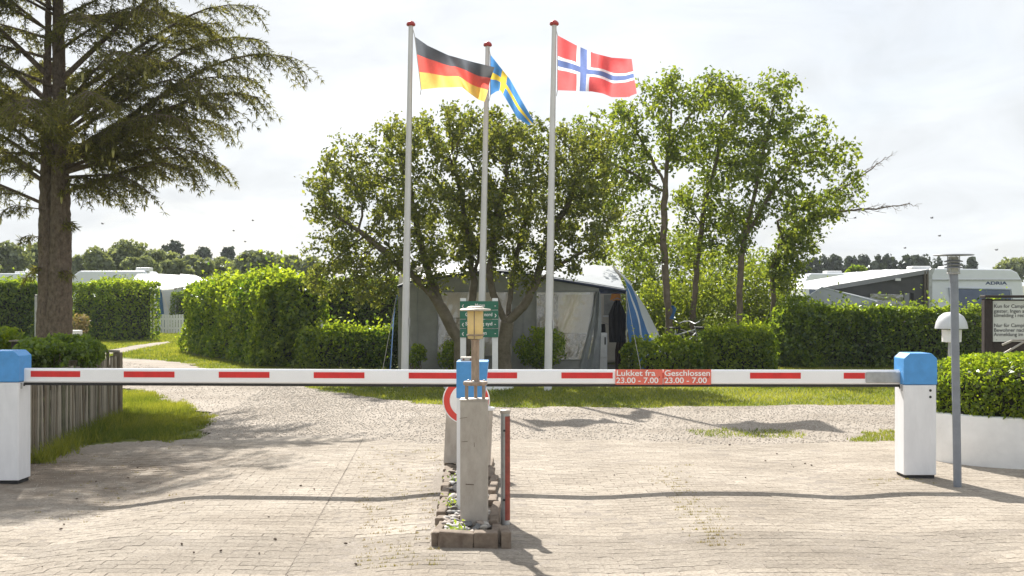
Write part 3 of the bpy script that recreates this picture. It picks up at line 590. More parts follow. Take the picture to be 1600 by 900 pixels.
tree('slim_tree', 'crooked slim tree with a bare branch reaching right', [[at(1205, 572, YS), at(1208, 480, YS), at(1206, 420, YS), at(1222, 375, YS), at(1262, 345, YS), at(1310, 330, YS), at(1370, 325, YS), at(1422, 318, YS)], [at(1222, 375, YS), at(1215, 345, YS), at(1250, 325, YS), at(1290, 308, YS), at(1340, 280, YS), at(1385, 245, YS)]] + twigs,
     [E(1290, 325, YS, 55, 28, .8), E(1325, 300, YS, 38, 30, .6), E(1250, 375, YS, 40, 35, .7), E(1225, 420, YS, 35, 35, .7)], 560, m_tree, bark3, .11, 17, .055, .0035, sg, step=.13, kill=.16, infl=.9, spread=.09, seed=14, bare=bare_far, gap=1.0)

# ------------------------------------------------------------------ the spruce
def spruce():
    rng = np.random.default_rng(23); Y = 18.6; t = thing('spruce_tree', 'large spruce with drooping branches at the left, behind the slat fence', 'tree', at(84, 600, Y).xy.to_3d())
    X0 = at(86, 500, Y).x; mb = MB()
    mb.tube([(X0 + .02, Y, -.05), (X0 + .0, Y, .6), (X0 + .07, Y, 1.6), (X0 + .09, Y, 2.6), (X0 + .08, Y, 4.0), (X0 + .05, Y, 6.5), (X0 + .02, Y, 10.2)], [.36, .27, .20, .17, .125, .08, .02], 18)
    mb.tube([(X0 - .08, Y - .03, -.05), (X0 - .10, Y - .03, .7), (X0 - .125, Y - .02, 1.6), (X0 - .14, Y, 2.6), (X0 - .16, Y + .05, 4.0), (X0 - .14, Y + .05, 5.6), (X0 - .1, Y, 7.4)], [.28, .205, .14, .13, .09, .06, .02], 16)
    tr = mb.build('trunk', bark, t, True); sd = tr.modifiers.new('sub', 'SUBSURF'); sd.subdivision_type = 'SIMPLE'; sd.levels = sd.render_levels = 4
    tx = bpy.data.textures.new('bark_relief', 'CLOUDS'); tx.noise_scale = .09; tx.noise_depth = 3; dm = tr.modifiers.new('relief', 'DISPLACE'); dm.texture = tx; dm.strength = .05; dm.mid_level = .5; dm.texture_coords = 'LOCAL'
    br = MB(); NP = []; ND = []; NS = []; cones = []; upl = []
    def limb(p0, az, Ln, rise, r0, droop=.35):
        d = np.array([math.cos(az), math.sin(az), 0]); side = np.array([-d[1], d[0], 0]); pts = []
        wob = rng.normal(0, .05, 2)
        for i in range(9):
            s = i / 8; z = rise * Ln * (s - .15 * s * s) - droop * Ln * max(0, s - .55) ** 2 * 2.2
            pts.append(p0 + d * Ln * s * (1 - .05 * s) + side * wob[0] * Ln * s * s + np.array([0, 0, z]))
        br.tube(pts, [max(.006, r0 * (1 - .93 * i / 8)) for i in range(9)], 6, False)
        nl = int(Ln * 15)
        for k in range(nl):
            s = .16 + .84 * (k + rng.random()) / nl; i = min(7, int(s * 8)); f = s * 8 - i; p = pts[i] * (1 - f) + pts[i + 1] * f; tg = nrm(pts[i + 1] - pts[i])
            sg_ = 1 if rng.random() < .5 else -1; l = Ln * .30 * (1 - .55 * s) * rng.uniform(.55, 1.15) + .10
            dd = nrm(tg * rng.uniform(.4, 1.0) + side * sg_ * rng.uniform(.5, 1.0) + np.array([0, 0, rng.uniform(-.35, .1)])); sub = [p]
            m_ = max(3, int(l / .09))
            for q in range(1, m_ + 1):
                w = q / m_; sub.append(sub[-1] + nrm(dd + np.array([0, 0, -.85 * w])) * l / m_)
            br.tube(sub, [.007 * (1 - .7 * q / m_) for q in range(m_ + 1)], 3, False)
            for q in range(m_ + 1):
                for _ in range(8 if q else 3):
                    if rng.random() < .10: continue
                    hd = nrm(dd * .4 + rng.normal(0, .5, 3) + np.array([0, 0, -.42])); ll = rng.uniform(.05, .13)
                    NP.append(sub[q] + hd * ll * .5); ND.append(hd); NS.append(ll)
            hd = nrm(sub[-1] - sub[-2]); NP.append(sub[-1] + hd * .05); ND.append(hd); NS.append(.14)
            if rng.random() < .05: cones.append(sub[-1])
        for k in range(int(Ln * 16)):
            s = rng.uniform(.2, 1); i = min(7, int(s * 8)); hd = nrm(rng.normal(0, .5, 3) + d * .5 + np.array([0, 0, -.35])); NP.append(pts[i] * (1 - (s * 8 - i)) + pts[min(8, i + 1)] * (s * 8 - i) + hd * .06); ND.append(hd); NS.append(rng.uniform(.08, .16))
    def aimed(pz_, tip, r0, rise=None, off=0):
        p0 = np.array([X0 + off, Y, pz_]); v = np.array(tip) - p0; Ln = math.hypot(v[0], v[1]); az = math.atan2(v[1], v[0]); droop = .35; rise_ = (v[2] / Ln + droop * .2025 * 2.2) / .85
        limb(p0, az, Ln, rise_, r0, droop)
    zt = lambda py: H - (py - HY) / F * Y
    for (pa, px, py, dy, r) in ((262, 472, 86, -.6, .055), (250, 412, 122, .5, .04), (272, 352, 252, -.5, .05), (278, 240, 300, -.9, .035), (240, 372, 200, .9, .04), (170, 405, 2, .3, .05), (130, 380, -60, -.8, .05), (200, 330, 60, 1.4, .04), (255, 300, 190, -1.6, .04), (225, 330, 130, -1.4, .04), (285, 205, 318, .3, .028), (265, 420, 150, .1, .04), (268, 330, 225, .2, .04), (215, 420, 60, -.3, .04), (258, 380, 170, -.8, .04), (248, 250, 262, .5, .035), (205, 300, 95, -.9, .04), (190, 360, 40, .6, .04), (275, 180, 300, -.6, .03),
                                (290, -40, 232, -.3, .045), (262, -90, 190, .4, .045), (215, -140, 100, -.6, .05), (160, -150, 30, .5, .05), (240, -60, 262, -1.4, .04), (120, -150, -40, -.4, .05)):
        tp_ = at(px, py, Y + dy); aimed(zt(pa), tp_, r, off=.05 if px > 85 else -.1)
    z = 3.15
    while z < 9.9:
        k = (z - 3.0) / 7.0; Ln = 3.15 * (1 - k ** 3.2) + .25
        for j in range(6 if z > 6.0 else 3): limb(np.array([X0 - .02, Y, z + rng.uniform(-.15, .15)]), rng.uniform(0, 6.28) if j < 2 or z > 6.2 else rng.uniform(-2.9, -.2), Ln * rng.uniform(.7, 1.05), .38 - .1 * k + rng.uniform(-.12, .12), .035 * (1 - .6 * k))
        z += .38 if z < 6.6 else .34
    for (px, py, dx) in ((30, 328, -1), (128, 350, .6), (40, 372, -.6), (112, 425, .5), (60, 420, -.4), (50, 430, -.5), (118, 300, .6)):      # short epicormic sprays low on the trunk
        p = np.array(at(px * .3 + 86 * .7, py, Y)); limb(p - np.array([0, .1, 0]), math.pi * (0 if dx > 0 else 1) - .5 * (1 if dx > 0 else -1), abs(dx) * .62, .15, .012, .5)
    br.build('branches', bark, t, fix=False)
    NP = np.array(NP); ND = np.array(ND); NS = np.array(NS); n = len(NP); a = nrm(np.cross(ND, rand_dir(n, rng))); b = np.cross(ND, a)
    tint = np.clip(rng.normal(.38, .2, n) + .22 * (vn(NP, 2.1, 8) > .5), 0, 1); Vs = []; Fs = []; o = 0
    for w in (a, b):                                             # needled twig: two crossed narrow spindles
        wd = .0035 + .0045 * rng.random((n, 1)); h = ND * NS[:, None] * .5
        V = np.stack([NP - h, NP - h * .2 + w * wd, NP + h, NP - h * .2 - w * wd], 1); Vs.append(V.reshape(-1, 3))
    V = np.vstack(Vs); me = npmesh('crown', V, np.arange(len(V)).reshape(-1, 4), m_needle, np.tile(np.repeat(tint, 4), 2)); link('crown', me, t)
    # hanging cones
    cm = MB(); cm.lathe([(.002, .05), (.014, .03), (.017, 0), (.013, -.04), (.002, -.07)], n=8); cme = cm.mesh('cone', mat('young_cone', (.42, .40, .15), .6, .2, trans=.2), True)
    front = sorted(cones, key=lambda c: c[1])[:150]
    for c in front:
        o = bpy.data.objects.new('cone', cme); C.objects.link(o); o.parent = t; o.matrix_parent_inverse = Matrix.Translation(-t.location); o.location = Vector(c) - Vector((0, 0, .06)); o.scale = [random.uniform(.9, 1.5)] * 3
    return n
spruce()

# ------------------------------------------------------------------ distant trees
def far_tree(label, px, py, Y, w, hpx, m, group, name='distant_tree', n=1500, size=.42, seed=0, tr=.12):
    """px,py = middle of the crown top in the photograph; w, hpx crown size in photo pixels"""
    rng = np.random.default_rng(seed + 500); s = Y / F; top = at(px, py, Y); hh = hpx * s; r = w * s / 2
    t = thing(name, label, 'tree', (top.x, Y, 0), group); ells = []
    for _ in range(7):
        a = rng.uniform(0, 6.3); q = rng.uniform(.1, .62); ells.append((top.x + math.cos(a) * r * q, Y + math.sin(a) * r * q * .7, top.z - hh * rng.uniform(.25, .75), r * rng.uniform(.35, .6), r * .5, hh * rng.uniform(.22, .36)))
    ells.append((top.x + rng.normal(0, r * .1), Y, top.z - hh * .32, r * .45, r * .45, hh * .32))
    P, Nn = blob_leaves(ells, n, rng, .4, .3); leaves('crown', P, Nn * .6 + rand_dir(len(P), rng), rng.uniform(.5, 1.3, len(P)) * size, m, np.clip(rng.normal(.45, .25, len(P)), 0, 1), t, .7, rng)
    mb = MB(); mb.tube([(top.x, Y, -.1), (top.x + rng.normal(0, .1), Y, top.z * .4), (top.x, Y, top.z - hh * .3)], [tr * 1.4, tr, tr * .5], 6)
    for e in ells[:5]: mb.tube([(top.x, Y, max(.3, top.z - hh * .9)), ((top.x + e[0]) / 2, (Y + e[1]) / 2, top.z - hh * .6), e[:3]], [tr * .5, tr * .35, tr * .15], 4, False)
    mb.build('trunk', bark3, t, fix=False)
ORD = ('first', 'second', 'third', 'fourth', 'fifth', 'sixth', 'seventh', 'eighth', 'ninth', 'tenth', 'eleventh', 'twelfth', 'thirteenth', 'fourteenth')
gl, gd, gp_ = 'pale green trees along the left skyline', 'dark pines on the left skyline', 'dark pines along the right skyline'
for i, (px, py, w, h, Y) in enumerate(sorted(((10, 376, 90, 58, 75), (55, 382, 70, 50, 80), (150, 384, 62, 50, 70), (195, 377, 85, 56, 72), (245, 389, 75, 46, 68), (120, 398, 60, 40, 85), (300, 398, 80, 42, 74), (350, 402, 80, 40, 76), (400, 393, 85, 50, 70), (445, 398, 70, 46, 72), (490, 400, 70, 46, 78), (-40, 380, 80, 60, 72), (275, 404, 60, 34, 66), (225, 400, 60, 34, 64)))):
    far_tree(ORD[i] + ' pale green bushy tree from the left along the left skyline', px, py, Y, w, h, m_far, gl, seed=i, n=3400, size=.34)
for i, (px, py, w, h) in enumerate(((273, 378, 42, 34), (318, 384, 46, 32), (352, 386, 30, 28))):
    far_tree(('largest', 'middle', 'smallest and rightmost')[i] + ' of three dark pines above the pale left trees', px, py, 120, w, h + 20, m_pine, gd, 'pine_tree', 1500, .5, 40 + i)
for i, (px, py, w, h) in enumerate(sorted(((1272, 402, 46, 36), (1300, 397, 46, 40), (1338, 401, 42, 36), (1352, 396, 34, 40), (1385, 394, 50, 42), (1415, 396, 44, 40), (1440, 397, 46, 40), (1465, 400, 34, 38), (1520, 401, 34, 34), (1250, 412, 40, 30), (1495, 412, 40, 28), (1225, 418, 50, 30), (1365, 408, 40, 30)))):
    far_tree(ORD[i] + ' dark pine from the left along the right skyline', px, py, 112 + (i * 37 % 17), w, h + 24, m_pine, gp_, 'pine_tree', 1500, .5, 60 + i)
far_tree('olive green tree at the far right skyline above the caravan', 1585, 401, 95, 76, 44, m_far, None, n=1800, seed=81)
far_tree('dark tree at the right frame edge, right skyline', 1625, 398, 105, 60, 44, m_pine, None, 'pine_tree', n=1300, seed=82)
far_tree('small bright green tree above the dark awning roof', 1337, 411, 60, 36, 30, m_hedge, None, n=900, size=.25, seed=83)
t = thing('spruce_tree', 'tiny dark spruce spire on the right skyline', 'tree', (at(1246, 400, 90).x, 90, 0)); rng = np.random.default_rng(4); P = []; D = []
top = at(1246, 398, 90)
for k in range(900):
    q = rng.random() ** .7; a = rng.uniform(0, 6.3); r = q * .95 * rng.uniform(.3, 1); P.append((top.x + r * math.cos(a), 90 + r * math.sin(a), top.z - q * 3.4)); D.append((math.cos(a), math.sin(a), .8))
leaves('crown', np.array(P), np.array(D) + rand_dir(900, rng) * .5, .26, m_pine, rng.random(900), t, .5, rng, .4); MB().tube([(top.x, 90, -.1), (top.x, 90, top.z)], [.12, .01], 6).build('trunk', bark3, t)
mb = MB(); rows = []
for y, z in ((150, -.3), (190, 3.0), (240, 5.2), (300, 6.0), (380, -.5)):
    rows.append([Vector((x, y, z * (.75 + .25 * math.sin(x * .031 + y * .01) + .12 * math.sin(x * .09)))) for x in range(-420, 421, 14)])
tag(mb.loft(rows).build('hills', mat('heath', (.06, .075, .035), .95, .4, .12, col2=(.11, .12, .06)), smooth=True, fix=False), kind='structure')

# ------------------------------------------------------------------ barrier gates
PXM = 184.0; YP = F / PXM; DP = .25
def gate(label, side):
    """side -1: left post with its boom going right, +1: right post"""
    if side < 0: xf0, xf1, top, seam, bot, z_dy = -4.19 - .30, -4.19, 548, 597, 750, 0
    else: xf0, xf1, top, seam, bot = (1413 - 800) / PXM, (1462 - 800) / PXM + .01, 552, 601, 752
    zt, zs = H - (top - HY) / PXM, H - (seam - HY) / PXM; xc = (xf0 + xf1) / 2; zb = float(gz(xc, YP)) + .012
    t = thing('barrier_gate', label, 'barrier', (xc, YP + DP / 2, zb))
    c = .012; o = [(xf0 + c, YP), (xf1 - c, YP), (xf1, YP + c), (xf1, YP + DP - c), (xf1 - c, YP + DP), (xf0 + c, YP + DP), (xf0, YP + DP - c), (xf0, YP + c)]
    body = MB().prism([(x, y, zb + .03) for x, y in o], (0, 0, zs - zb - .034)).build('post_body', white, t, bevel=.004)
    MB().box((xc, YP + DP / 2, zb + .015), (xf1 - xf0 - .03, DP - .03, .034)).build('base_plate', black, t)
    k = .045; w = xf1 - xf0
    prof = [(xf0 - .004, zs), (xf1 + .004, zs), (xf1 + .004, zt - k), (xf1 - k, zt), (xf0 + k, zt), (xf0 - .004, zt - k)]
    cap = MB().prism([(x, YP - .004, z) for x, z in prof], (0, DP + .008, 0)).build('cap', blue, t, bevel=.007)
    inner = xf0 if side > 0 else xf1
    for i in range(2):
        b = MB(); x = (xf1 - .055) if side > 0 else xf0 + .08
        b.tube([(x, YP - .004, zs - .05 - i * .055), (x, YP + .004, zs - .05 - i * .055)], .011, 10); b.build('bolt', black, t)
    MB().box((inner, YP + .05, zs - .035), (.012, .03, .05)).build('lock', steel, t, bevel=.003)
    MB().box((inner, YP + .105, zs - .03), (.010, .022, .022)).build('lock', black, t)
    yb = YP + .125; bt, bb = (575, 597.5) if side < 0 else (578, 600.5); sc = F / yb
    z1, z0 = H - (bt - HY) / sc, H - (bb - HY) / sc; zc, bh = (z1 + z0) / 2, z1 - z0
    xm = (737 - 800) / sc + (.012 if side > 0 else -.012)
    xa, xb = (inner, xm) if side < 0 else (xm, inner)
    bd = .052
    o = [(yb - bd / 2, z0 + .012), (yb - bd / 2 + .012, z0), (yb + bd / 2 - .012, z0), (yb + bd / 2, z0 + .012), (yb + bd / 2, z1 - .012), (yb + bd / 2 - .012, z1), (yb - bd / 2 + .012, z1), (yb - bd / 2, z1 - .012)]
    tilt = -.016 if side < 0 else -.004
    def P3(x, y, z): return (x, y, z + tilt * ((x - inner) / 3.7 if side < 0 else (inner - x) / 3.7) * (1 if side < 0 else -1))
    mb = MB(); n = len(o); mb.add([P3(xa, y, z) for y, z in o] + [P3(xb, y, z) for y, z in o], [tuple(range(n)), tuple(range(2 * n - 1, n - 1, -1))] + [(i, n + i, n + (i + 1) % n, (i + 1) % n) for i in range(n)])
    boom = mb.build('boom', mat('boom_white', (.90, .90, .91), .35, .03, 3), t)
    mb = MB(); mb.add([P3(x, y, z) for x in (xa, xb) for y, z in ((yb - .02, z0 - .001), (yb + .02, z0 - .001), (yb + .016, z0 - .022), (yb - .016, z0 - .022))], [(0, 1, 2, 3), (7, 6, 5, 4), (0, 4, 5, 1), (1, 5, 6, 2), (2, 6, 7, 3), (3, 7, 4, 0)]); mb.build('rubber_strip', black, boom)
    st = [(50, 127), (195, 274), (343, 422), (491, 570), (639, 718)] if side < 0 else [(744, 808), (877, 957), (1023, 1102), (1171, 1250), (1317, 1350)]
    for a, b in st:
        x0, x1 = (a - 800) / sc, (b - 800) / sc
        if side < 0: x0 = max(x0, inner + .003)
        mb = MB(); y = yb - bd / 2
        zz0, zz1 = z1 - bh * .60, z1 - bh * .19
        mb.add([P3(x0, y - .0022, zz0), P3(x1, y - .0022, zz0), P3(x1, y - .0022, zz1), P3(x0, y - .0022, zz1), P3(x0, y + .001, zz0), P3(x1, y + .001, zz0), P3(x1, y + .001, zz1), P3(x0, y + .001, zz1)], [(0, 1, 2, 3), (7, 6, 5, 4), (0, 4, 5, 1), (1, 5, 6, 2), (2, 6, 7, 3), (3, 7, 4, 0)]); mb.build('red_stripe', redm, boom)
    if side > 0:
        x0, x1 = (1351 - 800) / sc, inner
        mb = MB(); mb.box(((x0 + x1) / 2, yb - .004, zc), (x1 - x0, bd + .02, bh * .76))
        mb.build('boom_bracket', steel, boom, bevel=.006)
        for q in (.25, .75): MB().tube([(x0 + (x1 - x0) * q, yb - .044, zc), (x0 + (x1 - x0) * q, yb - .034, zc)], .012, 6).build('bolt', steel, boom)
    return yb, sc, (z0, z1)
gate('left barrier post, blue cap, cut by the frame, with its striped boom', -1)
yb, sc, (bz0, bz1) = gate('right barrier post, blue cap, beside the grey lamp, with its striped boom', 1)
m_white_txt = mat('white_lettering', (.86, .84, .82), .6, .05); m_black_txt = mat('dark_lettering', (.03, .03, .035), .6, .1)
for (a, b, l1, lb) in ((961, 1034.5, 'Lukket fra', 'faded red plate on the boom reading Lukket fra'), (1036, 1110, 'Geschlossen', 'faded red plate on the boom reading Geschlossen')):
    x0, x1 = (a - 800) / sc, (b - 800) / sc; y = yb - .034; z0, z1 = H - (600.5 - HY) / sc, H - (577 - HY) / sc
    t = thing('sign_plate', lb, 'sign', ((x0 + x1) / 2, y, z0), 'red plates hung on the right boom')
    MB().box(((x0 + x1) / 2, y, (z0 + z1) / 2), (x1 - x0, .006, z1 - z0)).build('plate', redfade, t)
    text(l1, .067, m_white_txt, t, (x0 + .006, y - .004, z1 - .053), width=(x1 - x0) * (.82 if l1[0] == 'L' else .955), bold=.0022)
    text('23.00 - 7.00', .067, m_white_txt, t, (x0 + .006, y - .004, z0 + .014), width=(x1 - x0) * .89, bold=.0022)
    for q in (.08, .93):
        MB().tube([(x0 + (x1 - x0) * q, y - .006, (z0 + z1) / 2), (x0 + (x1 - x0) * q, y - .002, (z0 + z1) / 2)], .005, 8).build('screw', black, t)

# ------------------------------------------------------------------ traffic island with its posts
fl_, fr_, Yf, Yk = -.47, -.06, 6.94, 10.6
isl = thing('traffic_island', 'narrow raised island of brown kerb stones filled with pebbles', 'traffic island', (-.3, 8.6, 0))
def ix(s, y): return (-.265 + s) - (y - Yf) * .036
def kerb(cx, cy, w, d, h, rz, z=None):
    zb = float(gz(cx, cy)) - .03; mb = MB(); rot = Matrix.Rotation(rz, 3, 'Z') @ Matrix.Rotation(random.gauss(0, .025), 3, 'X') @ Matrix.Rotation(random.gauss(0, .03), 3, 'Y')
    mb.box((cx, cy, zb + (h + .03) / 2), (w, d, h + .03), rot); return mb.build('kerb_stone', stone, isl, bevel=.010)
kerb(-.345, 7.0, .215, .10, .105, .02); kerb(-.160, 7.005, .150, .10, .108, -.01); kerb(-.045, 7.06, .062, .2, .115, .10); kerb(-.462, 7.1, .05, .22, .10, -.1)
for sd in (-1, 1):
    y = 7.24
    while y < 10.6:
        l = random.choice((.2, .22, .36, .4)) if sd < 0 else random.choice((.3, .36, .4)); h = random.uniform(.035, .075) if sd < 0 else random.uniform(.05, .08)
        kerb(ix(sd * .185, y + l / 2) + random.gauss(0, .006), y + l / 2, .062, l - .012, h, -.036 + random.gauss(0, .02)); y += l
sheet('soil', [(ix(-.17, 7), 6.98), (ix(.17, 7), 6.98), (ix(.17, 10.6), 10.6), (ix(-.17, 10.6), 10.6)], .026, .06, m_soil, isl, edge=0)
pb = []
for k in range(5):
    n = 12; r2 = np.random.default_rng(k); mb = MB(); prof = [(.001, -.6), (.6, -.42), (.95, -.1), (.9, .2), (.55, .5), (.001, .62)]
    mb.lathe(prof, n=9); mb.v = [tuple(np.array(v) * (1 + .22 * vn(np.array([v]), 1.6, k)[0]) * np.array([.032, .024, .02])) for v in mb.v]; pb.append(mb.mesh('pebble', [mat('pebble_%d' % k, [(.33, .31, .29), (.22, .20, .18), (.42, .39, .35), (.28, .23, .19), (.14, .14, .14)][k], .7, .2, 30, .2, 80)], True))
for i in range(270):
    y = 7.08 + 3.4 * random.random() ** 1.5; x = ix(random.uniform(-.145, .145), y); o = bpy.data.objects.new('pebble', random.choice(pb)); C.objects.link(o); o.parent = isl; o.matrix_parent_inverse = Matrix.Translation(-isl.location)
    o.location = (x, y, float(gz(x, y)) + .035 + random.uniform(0, .018)); o.rotation_euler = (random.gauss(0, .3), random.gauss(0, .3), random.uniform(0, 6.3)); o.scale = [random.uniform(.7, 1.35)] * 3
m_weed = leafmat('weed_leaf', (.14, .22, .03), (.34, .42, .06), .45, .06)
for (px, Y, n, s, lb) in ((713, 7.15, 60, .05, 'bright green weed tuft at the front corner of the traffic island'), (702, 8.2, 26, .036, 'small weed among the island pebbles, left edge'), (706, 9.3, 24, .036, 'small weed farther back along the island, left edge')):
    x = (px - 800) / F * Y; t = thing('weed_plant', lb, 'weed', (x, Y, .03)); rng = np.random.default_rng(n + int(px)); P = rng.normal(0, 1, (n, 3)) * (.035, .035, .028) + (x, Y, .075); P[:, 2] = np.maximum(P[:, 2], .04)
    leaves('leaf_tuft', P, rand_dir(n, rng) + (0, 0, .6), s, m_weed, rng.random(n), t, .4, rng)
    MB().tube([(x, Y, .02), (x + .005, Y, .06), (x, Y + .01, .10)], [.003, .003, .001], 5).build('stem', m_weed, t)
# aluminium post with the bronze lamp on top
Y = 7.57; g0 = float(gz(-.25, Y)) + .02; s = F / Y; X = lambda p: (p - 800) / s; Z = lambda p: H - (p - HY) / s
t = thing('bollard_lamp', 'square aluminium post topped by a weathered lamp with yellowed glass', 'lamp', (X(740), Y, g0))
zt = Z(625); body = MB().prism([(X(719), Y, g0), (X(762), Y, g0), (X(762), Y + .17, g0), (X(719), Y + .17, g0)], (0, 0, zt - g0 - .006)).build('post_body', alu, t, bevel=.006)
MB().box((X(740.5), Y + .085, zt - .002), (.19, .176, .008)).build('top_plate', alud, t, bevel=.002)
for (px, py, w, h) in ((734, 757, .055, .006), (724, 653, .05, .0025), (726, 690, .04, .0025), (741, 695, .003, .03)): MB().box((X(px), Y - .0005, Z(py)), (w, .003, h), Matrix.Rotation(random.gauss(0, .06), 3, 'Y')).build('scratch', mat('scratch', (.12, .09, .07), .8), body)
xl, yl = X(742), Y + .085; zr = Z(600)
for a in (90, 210, 330): MB().tube([(xl + .066 * math.cos(R(a + 120)), yl + .066 * math.sin(R(a + 120)), zt), (xl + .066 * math.cos(R(a + 120)), yl + .066 * math.sin(R(a + 120)), zr)], .0115, 10).build('support_leg', bronze, t, True)
MB().lathe([(.0, -.014), (.078, -.014), (.082, -.008), (.082, .006), (.078, .012), (.0, .012)], (xl, yl, zr), 28).build('ring_plate', bronze, t, True)
for a in (20, 140, 260): MB().lathe([(.008, .012), (.008, .02), (.0, .022)], (xl + .062 * math.cos(R(a)), yl + .062 * math.sin(R(a)), zr), 8).build('bolt', steel, t)
MB().lathe([(.03, zr + .012), (.027, zr + .03), (.027, Z(533)), (.034, Z(531))], (xl, yl, 0), 16).build('column', bronze, t, True)
gl_ = MB().lathe([(.046, Z(530)), (.052, Z(528)), (.054, Z(486)), (.05, Z(485))], (xl, yl, 0), 24).build('lamp_glass', glassy, t, True)
for a in (-95, 30, 150): MB().tube([(xl + .056 * math.cos(R(a)), yl + .056 * math.sin(R(a)), Z(530)), (xl + .056 * math.cos(R(a)), yl + .056 * math.sin(R(a)), Z(484))], .0035, 6).build('glass_guard', bronze, t)
MB().lathe([(.058, -.005), (.06, 0), (.058, .005), (.05, .005)], (xl, yl, Z(524)), 24).build('guard_ring', bronze, t, True)
MB().lathe([(.0, -.01), (.098, -.006), (.106, 0), (.10, .008), (.06, .012), (.056, .02), (.03, .026), (.0, .026)], (xl, yl, Z(484.5)), 32).build('lamp_cap', alud, t, True)
# white cabinet with blue head just behind it
Y = 8.15; s = F / Y; zb = .02; t = thing('card_cabinet', 'white cabinet with blue head right behind the lamp post', 'cabinet', (X(737), Y, zb))
MB().prism([(X(713.5), Y, zb), (X(757), Y, zb), (X(757), Y + .26, zb), (X(713.5), Y + .26, zb)], (0, 0, Z(622) - zb)).build('cabinet_body', white, t, bevel=.005)
MB().prism([(X(713), Y - .004, Z(622)), (X(757), Y - .004, Z(622)), (X(763), Y - .004, Z(565)), (X(713), Y - .004, Z(565))], (0, .27, 0)).build('cabinet_head', blue, t, bevel=.005)
sk = MB().box((X(730), Y + .07, Z(562)), (.10, .07, .034)).build('socket_box', cream, t, bevel=.004)
for q in (724, 735): MB().tube([(X(q), Y + .033, Z(562)), (X(q), Y + .038, Z(562))], .007, 8).build('socket_hole', mat('rust_dot', (.25, .08, .05), .7), sk)
# prohibition disc with its aluminium stand
Y = 10.15; s = F / Y
t = thing('prohibition_sign', 'round white sign with red rim, half hidden by the lamp post', 'sign', (X(728), Y, .03))
xc, zc, r = X(728.5), Z(626), 37 / s
def disc(r0, r1, y, m, nm, par, th=.004):
    mb = MB(); n = 48; vs = []
    for yy in (y, y + th):
        for rr in (r0, r1): vs += [(xc + rr * math.cos(2 * math.pi * j / n), yy, zc + rr * math.sin(2 * math.pi * j / n)) for j in range(n)]
    fs = []
    for j in range(n):
        k = (j + 1) % n; fs += [(j, k, n + k, n + j), (2 * n + j, 3 * n + j, 3 * n + k, 2 * n + k), (n + j, n + k, 3 * n + k, 3 * n + j), (j, 2 * n + j, 2 * n + k, k)]
    mb.add(vs, fs); return mb.build(nm, m, par, True)
disc(.001, r, Y, white2, 'sign_plate', t, .004); disc(r * .70, r * .95, Y - .003, mat('sign_red', (.62, .05, .035), .4, .1), 'red_rim', t, .002)
MB().tube([(xc, Y + .03, .02), (xc, Y + .03, zc + r * .5)], .024, 10).build('sign_post', steel, t, True)
for q in (-.4, .4): MB().box((xc, Y + .015, zc + r * q), (.07, .022, .03)).build('clamp', steel, t)
Y = 10.35; s = F / Y
t = thing('sheet_metal_stand', 'slanted sheet aluminium stand below the round sign', 'stand', (X(715), Y, .03))
MB().prism([(X(693), Y, Z(724)), (X(746), Y, Z(724)), (X(740), Y, Z(606)), (X(699), Y, Z(606))], (0, .12, 0)).build('housing', alu, t, bevel=.006)
for q in (702, 738): MB().tube([(X(q), Y + .06, .0), (X(q), Y + .06, Z(722))], .014, 8).build('leg', steel, t)
Y = 10.0; s = F / Y
t = thing('aluminium_post', 'slim leaning aluminium post right behind the lamp post', 'post', (X(764), Y, .03))
MB().tube([(X(760), Y, .02), (X(762.5), Y, Z(690)), (X(764.5), Y, Z(639))], .032, 4).build('post_body', alu, t)
MB().lathe([(.046, -.012), (.05, 0), (.048, .014), (.02, .022), (.0, .022)], (X(764.5), Y, Z(639)), 12).build('post_cap', white, t, True)
# bollard with red reflector
Y = dep(822); s = F / Y; xb = X(789.5); g0 = float(gz(xb, Y)) + .005; zt = Z(643)
t = thing('bollard', 'thin steel bollard with red reflector strip, right of the traffic island', 'bollard', (xb, Y, g0))
MB().tube([(xb, Y, g0 - .05), (xb, Y, zt)], .031, 16).build('post_body', steel, t, True)
MB().lathe([(.034, -.012), (.036, -.004), (.035, .008), (.026, .014), (.0, .016)], (xb, Y, zt), 16).build('post_cap', alu, t, True)
mb = MB(); rows = []
for z in (Z(812), Z(700), Z(650)): rows.append([Vector((xb + .0335 * math.cos(R(a)), Y + .0335 * math.sin(R(a)), z)) for a in (-92, -76, -60, -44, -28, -12)])
mb.loft(rows).build('reflector', mat('dull_red_strip', (.24, .045, .03), .55, .3, 20), t, True)
for q in (672, 780): MB().lathe([(.007, -.007), (.009, 0), (.007, .007)], (xb - .006, Y - .032, Z(q)), 8).build('rivet', black, t)

